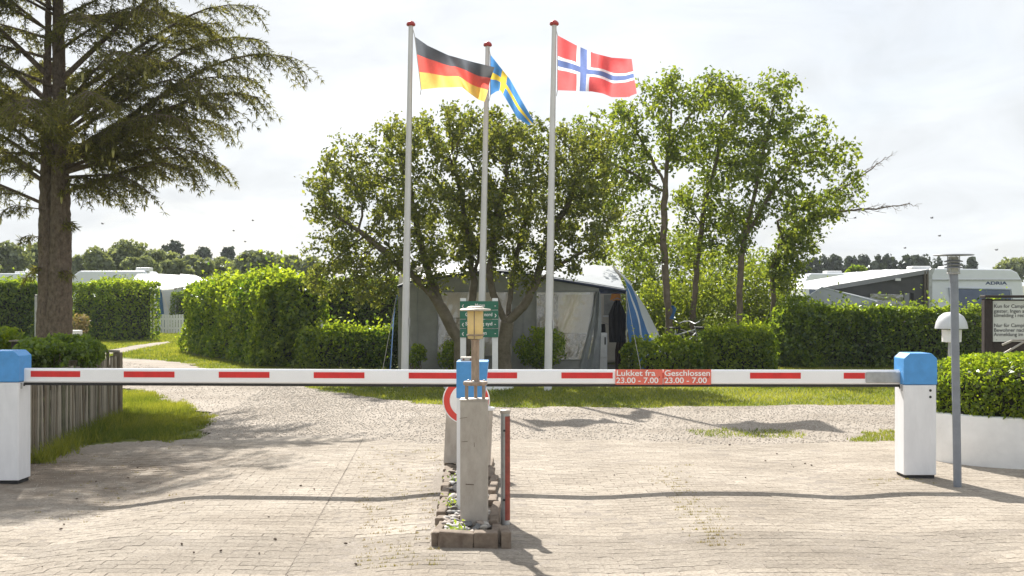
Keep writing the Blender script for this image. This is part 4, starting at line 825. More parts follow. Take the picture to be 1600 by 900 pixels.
# ------------------------------------------------------------------ flagpoles and flags
m_pole = mat('flagpole_paint', (.66, .655, .66), .35, .05, 3); m_rope = mat('halyard_rope', (.5, .48, .45), .8)
m_fin = mat('red_finial', (.42, .045, .045), .4, .15)
def flagpole(label, bx, by, tx, ty):
    Y = dep(by); b = gr(bx, by); tp = at(tx, ty + 3, Y); t = thing('flagpole', label, 'flagpole', (b.x, b.y, -.02), 'white flagpoles on the lawn')
    pts = [b.lerp(Vector((tp.x, Y, tp.z)), q) for q in (0, .3, .6, .85, 1)]; pts[0].z = -.05
    MB().tube(pts, [.068, .064, .054, .045, .042], 16).build('pole', m_pole, t, True)
    MB().lathe([(.02, -.03), (.07, -.026), (.082, -.012), (.078, .015), (.055, .045), (.02, .062), (.0, .064)], (tp.x, Y, tp.z), 20).build('finial', m_fin, t, True)
    hp = [p + Vector((.075 - .012 * i, -.03, 0)) for i, p in enumerate(pts)]; hp[0] = hp[0].lerp(hp[1], .55); MB().tube(hp, .005, 4).build('halyard', m_rope, t)
    MB().box(pts[0].lerp(pts[1], .6) + Vector((.075, -.03, 0)), (.02, .03, .14)).build('cleat', steel, t)
    return Y
Y1 = flagpole('leftmost flagpole, carrying the black red and gold flag', 632, 603, 642, 35)
Y2 = flagpole('middle flagpole behind the green sign, the farthest and smallest', 750, 598, 762, 67)
Y3 = flagpole('rightmost flagpole, carrying the red flag with blue cross', 856, 608, 866, 34)
def fm(name, col): return mat('flag_' + name, col, .8, .06, 20, trans=.62)
def flag(label, Y, top, bot, us, vs_, colf, mats, amp, kx, ph, skew=1.0, group='flags on the poles'):
    def interp(pl, u):
        k = [q[0] for q in pl]; return np.interp(u, k, [q[1] for q in pl]), np.interp(u, k, [q[2] for q in pl])
    U = sorted(set(list(us) + [round(x, 4) for x in np.linspace(0, 1, 45)])); Vv = sorted(set(list(vs_) + [round(x, 4) for x in np.linspace(0, 1, 25)]))
    mb = MB(); rows = []
    for u in U:
        a, b = interp(top, u); c, d = interp(bot, u); row = []
        for v in Vv:
            f = amp * (math.sin(kx * u + skew * v * 2.2 + ph) - math.sin(ph + skew * v * 2.2)) * min(1, u * 2.5) + amp * .35 * math.sin(2.3 * kx * u - 3 * v + ph) * min(1, u * 3)
            w = 2.0 * math.sin(kx * 1.6 * u + 4 * v) * min(1, 3 * u) * v * (1 - v) * 4 * .6
            row.append(at(a + (c - a) * v + w * .6, b + (d - b) * v + w, Y + f))
        rows.append(row)
    n = len(Vv); vsf = [p for r in rows for p in r]; idx = []
    for i in range(len(U) - 1):
        for j in range(n - 1): mb.add([], []); idx.append(((i * n + j, i * n + j + 1, (i + 1) * n + j + 1, (i + 1) * n + j), colf((U[i] + U[i + 1]) / 2, (Vv[j] + Vv[j + 1]) / 2)))
    mb.v = [tuple(p) for p in vsf]; mb.f = [q[0] for q in idx]; mb.m = [q[1] for q in idx]
    t = thing('flag', label, 'flag', at(top[0][1], bot[0][2], Y), group); mb.build('cloth', mats, t, True, fix=False)
    h0, h1 = at(top[0][1], top[0][2], Y), at(bot[0][1], bot[0][2], Y); MB().tube([h0 + Vector((-.03, 0, .12)), h0, h1, h1 + Vector((-.02, 0, -.10))], .007, 5).build('hoist_rope', m_rope, t)
fk, fr, fg = fm('black', (.12, .13, .15)), fm('red', (.80, .14, .12)), fm('gold', (.88, .62, .18))
flag('black red and gold striped flag flying from the leftmost pole', Y1, [(0, 648, 57), (.2, 668, 71), (.45, 700, 86), (.75, 740, 97), (1, 773, 105)], [(0, 658, 140), (.25, 685, 137), (.5, 722, 136), (.65, 734, 146), (.85, 748, 156), (1, 757, 159)],
     (), (1 / 3, 2 / 3), lambda u, v: 0 if v < 1 / 3 else 1 if v < 2 / 3 else 2, [fk, fr, fg], .24, 10, .4)
sb, sy = fm('blue', (.08, .25, .56)), fm('yellow', (.80, .58, .08))
flag('drooping blue flag with yellow cross on the middle pole', Y2 - .05, [(0, 766, 85), (.25, 781, 104), (.5, 797, 124), (.75, 814, 155), (1, 834, 189)], [(0, 766, 149), (.2, 775, 143), (.35, 782, 141), (.5, 789, 152), (.75, 808, 184), (1, 827, 196)],
     (5 / 16, 7 / 16), (.4, .6), lambda u, v: 1 if (5 / 16 < u < 7 / 16 or .4 < v < .6) else 0, [sb, sy], .16, 8, 1.2)
nr_, nw_, nb_ = fm('bright_red', (.82, .14, .145)), fm('white', (.82, .82, .84)), fm('navy', (.14, .20, .42))
def norc(u, v):
    U, V = u * 22, v * 16
    if 7 < U < 9 or 7 < V < 9: return 2
    if 6 < U < 10 or 6 < V < 10: return 1
    return 0
flag('red flag with white edged blue cross on the rightmost pole', Y3, [(0, 871, 55), (.25, 899, 70), (.5, 928, 83), (.75, 956, 90), (1, 987, 92)], [(0, 871, 141), (.25, 898, 142), (.5, 925, 143), (.65, 942, 146), (.8, 956, 152), (.92, 980, 152), (1, 995, 146)],
     (6 / 22, 7 / 22, 9 / 22, 10 / 22), (6 / 16, 7 / 16, 9 / 16, 10 / 16), norc, [nr_, nw_, nb_], .22, 9.5, 2.2)

# ------------------------------------------------------------------ green direction sign in its white ring
Y = 19.9; s = F / Y
t = thing('direction_sign', 'green direction sign of four boards on two white posts', 'sign', (X(748), Y, 0))
for q in (723.5, 773.5): MB().box((X(q), Y + .03, (Z(466) - .05) / 2), (9 / s, .05, Z(466) + .05)).build('post', white2, t, bevel=.006)
rows_ = (('‹', 'Myren', '-'), ('', 'Garver og nord', '›'), ('‹', 'Søren og syd', '-'), ('‹', 'Alders', '-'))
for i, (l_, m_, r_) in enumerate(rows_):
    z1, z0 = Z(470.5 + 14.4 * i), Z(470.5 + 14.4 * i + 13.3); zc = (z0 + z1) / 2
    b = MB().box((X(748.7), Y - .008, zc), (60 / s, .02, z1 - z0)).build('board', green, t, bevel=.003)
    if l_: text(l_, .13, m_white_txt, b, (X(721.5), Y - .020, zc - .045), bold=.004)
    text(m_, .085, m_white_txt, b, (X(742) if i == 0 else X(727 if i < 3 else 748), Y - .020, zc - .026), bold=.003, width=(.17 if i == 0 else .47 if i < 3 else .14))
    text(r_, .13 if r_ == '›' else .09, m_white_txt, b, (X(772.5), Y - .020, zc - (.045 if r_ == '›' else .03)), bold=.003)
mb = MB(); prof = [(.56, -.04), (.62, -.04), (.62, .09), (.60, .105), (.57, .105), (.56, .09)]
mb.lathe(prof + [prof[0]], (X(747), 20.15, 0), 40, sy=.8); mb.f = [f for f in mb.f if len(f) == 4]; mb.m = [0] * len(mb.f)
tag(mb.build('planting_ring', white2, None, True), 'low white ring on the lawn around the green sign', 'planting ring')
P = RNG.normal(0, 1, (260, 3)) * (.26, .2, .03) + (X(747), 20.15, .07); tt = thing('ground_plant', 'low plants inside the white ring below the green sign', 'plant', (X(747), 20.15, 0)); leaves('foliage', P, rand_dir(260) + (0, 0, .5), .06, m_hedge, RNG.random(260), tt)

# ------------------------------------------------------------------ slat fence at the left
fa, fb = gr(48, 716), gr(184, 652); fa = fa + (fa - fb) * .32; fh = .93
t = thing('slat_fence', 'weathered wooden slat fence behind the left barrier post', 'fence', ((fa.x + fb.x) / 2, (fa.y + fb.y) / 2, 0))
d = fb - fa; Ln = d.length; u = d.normalized(); rz = math.atan2(u.y, u.x); rot = Matrix.Rotation(rz, 3, 'Z'); ns = int(Ln / .084)
smes = []
for k in range(4):
    mb = MB(); hh = .765 + .015 * k; mb.box((0, 0, hh / 2), (.050, .013, hh)); smes.append(mb.mesh('slat', (wood, wood2, mat('pale_wood', (.30, .265, .21), .85, .3, 7, .35, 60, stretch=(6, 6, .9)), mat('mossy_wood', (.10, .095, .055), .9, .35, 7, .3, 50))[k]))
for i in range(ns):
    p = fa + u * ((i + .5) * Ln / ns); o = bpy.data.objects.new('slat', random.choice(smes)); C.objects.link(o); o.parent = t; o.matrix_parent_inverse = Matrix.Translation(-t.location)
    o.location = p + Vector((0, 0, .01)); o.rotation_euler = (random.gauss(0, .012), random.gauss(0, .012), rz)
nrm_ = Vector((-u.y, u.x, 0))
for z in (.2, .64): MB().box((fa + fb) / 2 + nrm_ * .034 + Vector((0, 0, z)), (Ln, .04, .07), rot).build('rail', wood, t)
for q in (.28, .62, 1.01):
    pb_ = fa + u * Ln * q + nrm_ * (.09 if q < 1 else .01); MB().prism([(pb_.x - .05, pb_.y - .05, -.05), (pb_.x + .05, pb_.y - .05, -.05), (pb_.x + .05, pb_.y + .05, -.05), (pb_.x - .05, pb_.y + .05, -.05)], (0, 0, fh - .03)).build('post', wood, t, bevel=.012)
t2 = thing('slat_fence', 'short return of the wooden fence at its far end', 'fence', (fb.x, fb.y, 0)); e2 = fb + Vector((-1.3, .9, 0)); d2 = (e2 - fb); u2 = d2.normalized(); r2 = math.atan2(u2.y, u2.x)
for i in range(18):
    p = fb + d2 * ((i + 1.6) / 19); o = bpy.data.objects.new('slat', random.choice(smes)); C.objects.link(o); o.parent = t2; o.matrix_parent_inverse = Matrix.Translation(-t2.location); o.location = p; o.rotation_euler = (0, random.gauss(0, .012), r2); o.scale.z = 1.05
MB().box((fb + e2) / 2 + Vector((.02, .034, .64)), (d2.length, .04, .07), Matrix.Rotation(r2, 3, 'Z')).build('rail', wood, t2)
MB().box((fb + e2) / 2 + Vector((0, 0, .865)), (d2.length, .07, .03), Matrix.Rotation(r2, 3, 'Z')).build('cap_board', wood2, t2, bevel=.006)
# small things in the bed
Y = 12.8; s = F / Y; t = thing('nest_box', 'small brown wooden box above the left barrier post', 'box', (X(32), Y, 0))
MB().box((X(32), Y, Z(540)), (21 / s, .14, 13 / s)).build('box_body', darkwood, t, bevel=.006); MB().box((X(32), Y - .01, Z(532.5)), (25 / s, .18, .018)).build('lid', wood2, t, bevel=.004); MB().tube([(X(32), Y, 0), (X(32), Y, Z(546))], .025, 8).build('post', darkwood, t)
Y = 20; s = F / Y; t = thing('steel_pole', 'thin grey steel pole left of the spruce trunk', 'pole', (X(56), Y, 0)); MB().tube([(X(56), Y, -.02), (X(56), Y, Z(462))], .024, 8).build('pole_tube', steel, t, True); MB().lathe([(.028, -.01), (.028, .01), (.0, .02)], (X(56), Y, Z(462)), 8).build('end_cap', black, t)
Y = 22; s = F / Y; t = thing('flower_box', 'small white flower box right of the spruce trunk', 'planter', (X(118), Y, 0)); MB().box((X(118), Y, Z(520)), (16 / s, .2, 8 / s)).build('tub', white2, t, bevel=.008); MB().box((X(118), Y, Z(524) / 2), (.12, .12, Z(524))).build('foot', white2, t)

# ------------------------------------------------------------------ right side: lamps, planter, notice board
Y = 9.26; s = F / Y; zb = .0; t = thing('lamp_post', 'slim grey lamp post with flat disc top, right of the barrier post', 'lamp', (X(1496.5), Y, zb))
MB().tube([(X(1496.5), Y, -.05), (X(1491), Y, Z(440))], .032, 14).build('post_body', greym, t, True)
MB().tube([(X(1491), Y, Z(441)), (X(1490), Y, Z(427))], .035, 14).build('collar', greym, t, True)
xl = X(1490)
MB().lathe([(.05, Z(427)), (.05, Z(425)), (.04, Z(424)), (.04, Z(401)), (.0, Z(401))], (xl, Y, 0), 18).build('lamp_glass', glassc, t, True)
for k in range(3): MB().lathe([(.042, .0), (.072, -.006), (.074, .0), (.044, .010)], (xl, Y, Z(418 - 5 * k)), 24).build('louvre', greym, t, True)
MB().lathe([(.052, -.006), (.054, 0), (.05, .006), (.0, .006)], (xl, Y, Z(427)), 18).build('lamp_base', steel, t, True)
for a in (45, 135, 225, 315): MB().tube([(xl + .05 * math.cos(R(a)), Y + .05 * math.sin(R(a)), Z(427)), (xl + .05 * math.cos(R(a)), Y + .05 * math.sin(R(a)), Z(397))], .004, 6).build('rod', steel, t)
MB().lathe([(.0, -.004), (.155, -.004), (.16, .0), (.155, .004), (.0, .01)], (xl, Y, Z(398.5)), 36).build('disc_top', greym, t, True)
Y = 12.3; s = F / Y; t = thing('lamp_post', 'low mushroom lamp with white dome hood, behind the grey lamp post', 'lamp', (X(1486), Y, 0))
MB().tube([(X(1484), Y, -.05), (X(1486), Y, Z(532))], .03, 12).build('post_body', steel, t, True)
MB().lathe([(.05, Z(535)), (.10, Z(534)), (.103, Z(515)), (.0, Z(514))], (X(1487), Y, 0), 20).build('lamp_body', white2, t, True)
R_ = 24.5 / s; MB().lathe([(R_ * .9, Z(513) + .004), (R_, Z(513.5)), (R_ * 1.0, Z(511)), (R_ * .93, Z(503)), (R_ * .75, Z(494.5)), (R_ * .45, Z(489)), (.0, Z(487))], (X(1486.5), Y, 0), 28).build('dome_hood', mat('lamp_plastic', (.60, .61, .63), .4, .05), t, True)
Y = 10.5; s = F / Y; cx, cy, rr = X(1470) + .93, Y + .62, .93
t = thing('round_planter', 'large round white planter beside the right barrier post', 'planter', (cx, cy, 0))
zt = .475; mb = MB(); prof = [(rr - .015, -.03), (rr, .02), (rr, zt - .01), (rr - .012, zt), (rr - .07, zt), (rr - .08, zt - .01), (rr - .08, zt - .10), (.0, zt - .09)]
mb.lathe(prof[:-1], (cx, cy, 0), 64); mb.f = [f for f in mb.f if len(f) == 4]; mb.m = [0] * len(mb.f); mb.build('planter_wall', mat('white_render', (.80, .80, .79), .75, .07, 4, .25, 18), t, True)
MB().lathe([(rr - .075, zt - .09), (.3, zt - .03), (.0, zt - .02)], (cx, cy, 0), 32).build('soil', m_soil, t, True)
rng = np.random.default_rng(91); n = 15000; th = rng.uniform(0, 6.283, n); h_ = rng.uniform(0, 1, n); dome = rng.random(n) < .55
rad = np.where(dome, np.sqrt(rng.uniform(0, 1, n)) * (rr - .02), rr - .0); zz = np.where(dome, .50 - .17 * (rad / rr) ** 4, .34 * h_); P = np.stack([cx + rad * np.cos(th), cy + rad * np.sin(th), zt + zz], 1)
Nn = np.where(dome[:, None], np.array([0, 0, 1.0]), np.stack([np.cos(th), np.sin(th), .2 + 0 * th], 1)); P += Nn * (vn(P, 3.5, 2) * .05 - rng.exponential(.035, n))[:, None]; P += rng.normal(0, .012, P.shape)
b = thing('planted_shrub', 'dense clipped green shrub filling the round white planter', 'shrub', (cx, cy, zt)); leaves('foliage', P, Nn * .6 + rand_dir(n, rng), rng.uniform(.6, 1.3, n) * .048, m_hedge, np.clip(rng.normal(.5, .22, n), 0, 1), b, .5, rng, .1)
mb = MB(); mb.lathe([(rr - .16, zt - .02), (rr - .13, zt + .25), (rr - .22, zt + .36), (.0, zt + .42)], (cx, cy, 0), 32)
for _ in range(90):
    a, q = random.uniform(0, 6.3), math.sqrt(random.random()) * (rr - .1); mb.tube([(cx + q * .9 * math.cos(a), cy + q * .9 * math.sin(a), zt - .03), (cx + q * math.cos(a), cy + q * math.sin(a), zt + .42)], [.008, .003], 4, False)
mb.build('stems', twigm, b, fix=False)
Y = 12.6; s = F / Y; bw = 1.35; x0 = X(1538)
t = thing('notice_board', 'dark brown notice board with white text panel behind the planter', 'notice board', (x0 + bw / 2, Y, 0))
zt, zl = Z(465), Z(562)
MB().box((x0 + bw / 2, Y + .05, (zt + zl) / 2), (bw - .06, .025, zt - zl - .04)).build('back_panel', darkwood, t)
for q in (x0 + .045, x0 + bw - .045): MB().box((q, Y + .035, zt / 2 - .02), (.09, .09, zt + .02)).build('post', darkwood, t, bevel=.006)
MB().box((x0 + bw / 2, Y + .03, zt + .012), (bw + .02, .14, .03)).build('top_rail', darkwood, t, bevel=.006)
xp = X(1552.5); pz1, pz0 = Z(470), Z(534)
p = MB().box((xp + .52, Y + .022, (pz0 + pz1) / 2), (1.04, .012, pz1 - pz0)).build('text_panel', mat('notice_paper', (.60, .61, .58), .5, .05), t)
ln = (H * 0 + pz1) ; ls = .0640
for i, l in enumerate(('Kun for Camping-', 'gæster. Ingen adgang uden', 'tilmelding i receptionen', '', 'Nur für Camping-', 'Bewohner nach Registrierung', 'Anmeldung im Büro')):
    if l: text(l, .056, m_black_txt, p, (xp + .010, Y + .015, Z((481, 488.6, 495.4, 0, 511, 518.4, 525.2)[i])), bold=.0009)
for (qx, qz) in ((1558, 475), (1558, 531)): MB().tube([(X(qx), Y + .012, Z(qz)), (X(qx), Y + .018, Z(qz))], .007, 8).build('screw', steel, p)
Y = 12.2; s = F / Y; t = thing('tube_rack', 'pale slanting metal tubes in front of the notice board', 'rack', (X(1600), Y, 0))
for (a, b_) in (((1566, 539), (1582, 532)), ((1566, 554), (1604, 532)), ((1592, 556), (1650, 522))): MB().tube([(X(a[0]), Y, Z(a[1])), (X(b_[0]), Y, Z(b_[1]))], .012, 8).build('tube', alu, t, True)
MB().tube([(X(1640), Y + .02, 0), (X(1640), Y + .02, Z(528))], .016, 8).build('upright', alu, t, True); MB().tube([(X(1582), Y + .02, Z(532)), (X(1645), Y + .02, Z(530))], .012, 8).build('tube', alu, t, True)

# ------------------------------------------------------------------ awning tent in the middle with its caravan
YF, YR = 24.2, 27.0
t = thing('awning_tent', 'large grey and blue caravan awning with silver roof behind the trees', 'tent', (0, 25.5, 0))
fe = [at(622, 448, YF), at(645, 439, YF), at(692, 432, YF), at(760, 423.5, YF), at(813, 427, YF), at(867, 437, YF), at(925, 446, YF), at(978, 455, YF)]
re = [Vector((-2.68, YR, 1.80)), Vector((-2.4, YR, 2.15)), Vector((-1.6, YR, 2.36)), Vector((-.6, YR, 2.46)), Vector((.3, YR, 2.48)), Vector((1.2, YR, 2.44)), Vector((1.9, YR, 2.40)), at(956, 417, YR)]
rows = []
for k in range(9):
    q = k / 8; rows.append([a.lerp(b, q) + Vector((0, 0, .10 * math.sin(math.pi * q) * .6 - .012 * math.sin(9 * q + a.x * 3))) for a, b in zip(fe, re)])
roof = MB().loft(rows).build('roof', silver, t, True, fix=False)
MB().tube([p + Vector((0, -.03, 0)) for p in fe], .03, 8).build('roof_piping', navy, roof, True)
MB().tube([p + Vector((0, -.045, .045)) for p in fe], .012, 6).build('roof_piping', silver, roof, True)
fc = [fe[-1], fe[-1] + Vector((.03, 0, -.5)), fe[-1] + Vector((.06, 0, -1.1)), Vector((2.56, YF, 0))]
rc = [at(956, 417, YR), at(978, 432, YR), at(992, 455, YR), at(1010, 485, YR), at(1031, 521, YR), Vector((3.75, YR, 0))]
def rs(pl, n):
    pl = [Vector(p) for p in pl]; l = [0]
    for i in range(1, len(pl)): l.append(l[-1] + (pl[i] - pl[i - 1]).length)
    return [Vector([np.interp(x, l, [p[c] for p in pl]) for c in range(3)]) for x in np.linspace(0, l[-1], n)]
fcs, rcs = rs(fc, 14), rs(rc, 14)
def side(q0, q1, nm, m):
    rows = []
    for q in np.linspace(q0, q1, 6): rows.append([a.lerp(b, q) + Vector((.10 * math.sin(math.pi * q) + .02 * math.sin(j * .9 + q * 9), 0, .05 * math.sin(math.pi * q) if j < 8 else 0)) for j, (a, b) in enumerate(zip(fcs, rcs))])
    return MB().loft(rows).build(nm, m, t, True, fix=False)
side(0, .30, 'side_panel', blue_cloth); side(.30, .36, 'side_seam', silver); side(.36, .55, 'side_panel', blue_cloth); side(.55, 1.0, 'side_wall', silver)
lc = [fe[0], fe[0] + Vector((-.08, 0, -.6)), Vector((-2.58, YF, 0))]; lr = [re[0], Vector((-2.85, YR, 1.0)), Vector((-2.95, YR, 0))]
l1, l2 = rs(lc, 10), rs(lr, 10)
MB().loft([[a.lerp(b, q) for a, b in zip(l1, l2)] for q in np.linspace(0, 1, 5)]).build('side_panel', blue_cloth, t, True, fix=False)
def fz(px): return float(np.interp(px, [622, 645, 692, 760, 813, 867, 925, 978], [448, 439, 432, 423.5, 427, 437, 446, 455]))
def panel(nm, x0, x1, y0, y1, m, Y=YF, wav=.02, follow=False, slant=0, parent=None):
    rows = []
    for i in range(9):
        q = i / 8; px = x0 + (x1 - x0) * q; ya = fz(px) + 1 if follow else y0; rows.append([at(px + slant * k / 8, ya + (y1 - ya) * k / 8, Y + wav * math.sin(q * 9 + k * .5)) for k in range(9)])
    return MB().loft(rows).build(nm, m, parent or t, True, fix=False)
w_foil = foil('clear_window_foil', (.60, .56, .50), .66, .16)
panel('front_valance', 622, 936, 0, 456, grey_cloth, follow=True); panel('front_wall', 622, 683, 456, 584, grey_cloth); panel('front_wall', 683, 800, 556, 584, grey_cloth); panel('front_wall', 800, 838, 456, 584, grey_cloth)
panel('front_wall', 838, 912, 562, 584, grey_cloth); panel('front_valance', 936, 978, 0, 459, navy, follow=True, Y=YF + .02)
panel('window', 683, 800, 456, 556, w_foil, wav=.03); panel('window', 838, 928, 456, 562, w_foil, wav=.03)
lace = mat('lace_curtain', (.05, .045, .04), .8, .3, 16, col2=(.50, .46, .42), trans=.2); sheen_blind = mat('cream_sheen_blind', (.66, .60, .52), .8, .08, 4, .2, 9, trans=.3)
panel('window_sheen_blind', 685, 770, 458, 496, sheen_blind, Y=YF + .12, wav=.05); panel('window_sheen_blind', 872, 926, 460, 520, sheen_blind, Y=YF + .12, wav=.06); panel('lace_curtain', 706, 752, 498, 524, lace, Y=YF + .2, wav=.05); panel('lace_curtain', 868, 916, 521, 560, lace, Y=YF + .2, wav=.05); panel('lace_curtain', 840, 872, 460, 510, lace, Y=YF + .2, wav=.05)  # cream blinds carry the sky reflection of the window tops as painted colour
for (x0_, x1_, y0_, y1_) in ((683, 800, 456, 556), (838, 928, 456, 562)):
    MB().tube([at(x0_, y0_, YF - .03), at(x1_, y0_, YF - .03), at(x1_, y1_, YF - .03), at(x0_, y1_, YF - .03), at(x0_, y0_, YF - .03)], .010, 5).build('window_seam', flapm, t)
rows = []
for i in range(12):
    q = i / 11; rows.append([at(np.interp(k / 11, [0, .4, 1], [930 + 8 * q, 920 + 20 * q, 903 + 34 * q]), 456 + 126 * k / 11, YF - .05 + .05 * math.sin(q * 13 + k * .3)) for k in range(12)])
MB().loft(rows).build('door_curtain', flapm, t, True, fix=False)
for px in (652, 818): MB().tube([at(px, fz(px) + 2, YF - .025), at(px, 583, YF - .025)], .008, 5).build('wall_seam', flapm, t)
for a, b in (((622, 448), (596, 588)), ((760, 424), (742, 596)), ((978, 456), (1004, 592))): MB().tube([at(*a, YF - .03), Vector((gr(*b).x, gr(*b).y, .0))], .005, 4).build('guy_line', m_rope, t)
for px in (624, 686, 837, 934, 979): MB().tube([at(px, fz(px), YF + .05), at(px, 584, YF + .05)], .014, 6).build('frame_pole', steel, t)
MB().loft([[Vector((x, y, .012)) for x in (-2.6, 2.6)] for y in (YF + .02, YR)]).build('groundsheet', mat('groundsheet', (.09, .085, .08), .9, .2), t, fix=False)
# caravan behind the awning
c = thing('caravan', 'cream caravan inside the grey and blue awning', 'caravan', (.2, 28.2, 0))
MB().prism([(-2.7, YR + .05, .06), (2.6, YR + .05, .06), (2.6, YR + .05, 2.2), (2.4, YR + .05, 2.36), (-2.5, YR + .05, 2.36), (-2.7, YR + .05, 2.15)], (0, 2.2, 0)).build('caravan_body', cream, c, bevel=.05)
for (a, b, y0, y1) in ((944, 966, 460, 492), (690, 760, 462, 490), (850, 900, 462, 490)):
    p0, p1 = at(a, y1, YR), at(b, y0, YR); wd = MB().box(((p0.x + p1.x) / 2, YR + .03, (p0.z + p1.z) / 2), (p1.x - p0.x, .05, p1.z - p0.z)).build('window', mat('caravan_pane', (.32, .32, .30), .15, .2), c, bevel=.02)
    MB().box(((p0.x + p1.x) / 2, YR + .01, p0.z - .03), (p1.x - p0.x + .06, .04, .04)).build('window_frame', white2, wd)
MB().box((1.55, YR + .03, 1.2), (.6, .04, 1.7)).build('door', white2, c, bevel=.02)
for x in (-.6, .4): MB().tube([(x, YR + .2, .3), (x, YR + .38, .3)], .3, 20).build('wheel', black, c, True)
# things inside the awning
def cloth_hang(nm, label, px0, px1, py0, py1, Y, m, cat, w0=.5):
    o = thing(nm, label, cat, at((px0 + px1) / 2, py1, Y)); rows = []; n = 20; xc = (px0 + px1) / 2; hw = (px1 - px0) / 2
    for k in range(10):
        q = k / 9; w = hw * (w0 + (1 - w0) * min(1, q * 3.0)) * (1 - .12 * max(0, q - .6)); rows.append([at(xc + w * math.cos(6.2832 * j / n), py0 + (py1 - py0) * q, Y + .11 * math.sin(6.2832 * j / n) * (1 + .25 * math.sin(j * 3))) for j in range(n + 1)])
    MB().loft(rows).build('cloth', m, o, True, fix=False); p = at(xc, py0, Y); MB().tube([p + Vector((-.16, 0, -.02)), p + Vector((0, 0, .05)), p + Vector((.16, 0, -.02))], .008, 6).build('hanger', steel, o); return o
cloth_hang('jacket', 'dark jacket hanging in the open doorway of the awning', 951, 978, 469, 535, 25.0, darkc, 'jacket', .3)
cloth_hang('trousers', 'black trousers hanging at the left side of the awning doorway', 933, 947, 506, 576, 25.2, darkc, 'trousers', .8)
cloth_hang('dark_coat', 'dark brown coat below the jacket in the awning doorway', 961, 982, 530, 580, 25.4, mat('brown_cloth', (.06, .03, .022), .9), 'coat', .7)
p = at(931, 548, 24.9); f_ = thing('cool_box', 'white fridge cabinet standing at the awning doorway', 'fridge', (p.x, 24.9, 0)); MB().box((p.x + .08, 24.95, .42), (.32, .4, .82)).build('fridge_body', white2, f_, bevel=.015); MB().box((p.x + .08, 24.74, .55), (.30, .02, .5)).build('door', white2, f_, bevel=.008); MB().box((p.x + .19, 24.725, .66), (.03, .02, .16)).build('handle', black, f_)
p = at(962, 463, 25.6); o_ = thing('hanging_lantern', 'orange lampshade hanging at the top of the awning doorway', 'lamp', p); MB().lathe([(.05, .10), (.09, .08), (.13, -.10), (.12, -.10)], p, 16).build('lamp_shade', mat('orange_shade', (.75, .36, .06), .6, .1, trans=.5), o_, True); MB().tube([p + Vector((0, 0, .1)), p + Vector((0, 0, .35))], .004, 5).build('cord', black, o_)
p = at(735, 520, 25.4); o_ = thing('camping_table', 'camping table seen through the left awning window', 'table', (p.x, 25.4, 0)); MB().box((p.x, 25.4, .74), (1.3, .6, .03)).build('tabletop', cream, o_, bevel=.008)
for a in (-.6, .6):
    for b in (-.25, .25): MB().tube([(p.x + a, 25.4 + b, .01), (p.x + a, 25.4 + b, .73)], .014, 6).build('leg', steel, o_)
for i, (px, m) in enumerate(((712, darkc), (735, mat('pink_cloth', (.50, .25, .22), .8)), (873, darkc), (888, mat('wool', (.30, .28, .25), .9)))):
    lb = ('dark camping chair behind the left awning window', 'pinkish camping chair behind the left awning window', 'dark camping chair behind the right awning window', 'grey camping chair behind the right awning window')[i]
    p = at(px, 540, 25.0 + .5 * (i % 2)); o_ = thing('camping_chair', lb, 'chair', (p.x, p.y, 0), 'camping chairs in the awning')
    MB().box((p.x, p.y, .45), (.48, .45, .05)).build('seat', m, o_, bevel=.015); MB().box((p.x, p.y + .24, .82), (.48, .05, .70), Matrix.Rotation(-.15, 3, 'X')).build('backrest', m, o_, bevel=.015)
    for a in (-.22, .22):
        for b in (-.2, .2): MB().tube([(p.x + a, p.y + b, .01), (p.x + a, p.y - b * .6, .45)], .012, 6).build('leg', steel, o_)

# ------------------------------------------------------------------ right: caravan with dark awning, grey tent
cw = mat('caravan_white', (.70, .73, .78), .3, .04, 2); Y = 29.0; s = F / Y
c = thing('caravan', 'white caravan end with dark blue lettering above the right hedge', 'caravan', (X(1524), Y + 2.5, 0))
out = [(1452, 560), (1452, 440), (1455, 424), (1463, 419.5), (1580, 421), (1590, 426), (1597, 438), (1600, 460), (1601, 560)]
MB().prism([(X(a), Y, max(.3, Z(b))) for a, b in out], (0, 5.5, 0)).build('caravan_body', cw, c, bevel=.03)
MB().prism([(X(a), Y - .03, Z(b)) for a, b in ((1450, 500), (1447, 440), (1449, 424), (1455, 419), (1461, 419), (1456, 430), (1456, 500))], (0, .08, 0)).build('corner_trim', steel, c)
MB().box((X(1526), Y - .012, Z(437.5)), (142 / s, .03, .03)).build('trim_strip', steel, c)
w = MB().prism([(X(a), Y - .03, Z(b)) for a, b in ((1483, 451), (1578, 453), (1582, 485), (1490, 485))], (0, .05, 0)).build('window', mat('tinted_pane', (.10, .13, .21), .12, .25, 2), c, bevel=.02)
MB().tube([(X(1482), Y - .03, Z(450)), (X(1579), Y - .03, Z(452)), (X(1584), Y - .03, Z(486)), (X(1489), Y - .03, Z(486)), (X(1482), Y - .03, Z(450))], .018, 6).build('window_frame', mat('pale_rubber', (.45, .5, .58), .6), w)
text('ADRIA', .105, mat('navy_lettering', (.02, .05, .16), .5), c, (X(1540), Y - .006, Z(444.5)), width=34 / s, bold=.006)
for q in (1468, 1520): MB().box((X(q), Y + 1.5, Z(420) + .06), (.5, .5, .10)).build('roof_vent', white2, c, bevel=.03)
for q in (1462, 1592): MB().tube([(X(q), Y + 2.4, .3), (X(q) + .18, Y + 2.4, .3)], .3, 18).build('wheel', black, c, True)
dk = mat('charcoal_awning', (.075, .075, .078), .75, .12, 4, .15, 10); dg = mat('grey_awning_roof', (.24, .245, .26), .6, .08, 3)
a_ = thing('awning_tent', 'charcoal awning with sloping grey roof left of the white caravan', 'tent', (X(1390), Y + 1.5, 0))
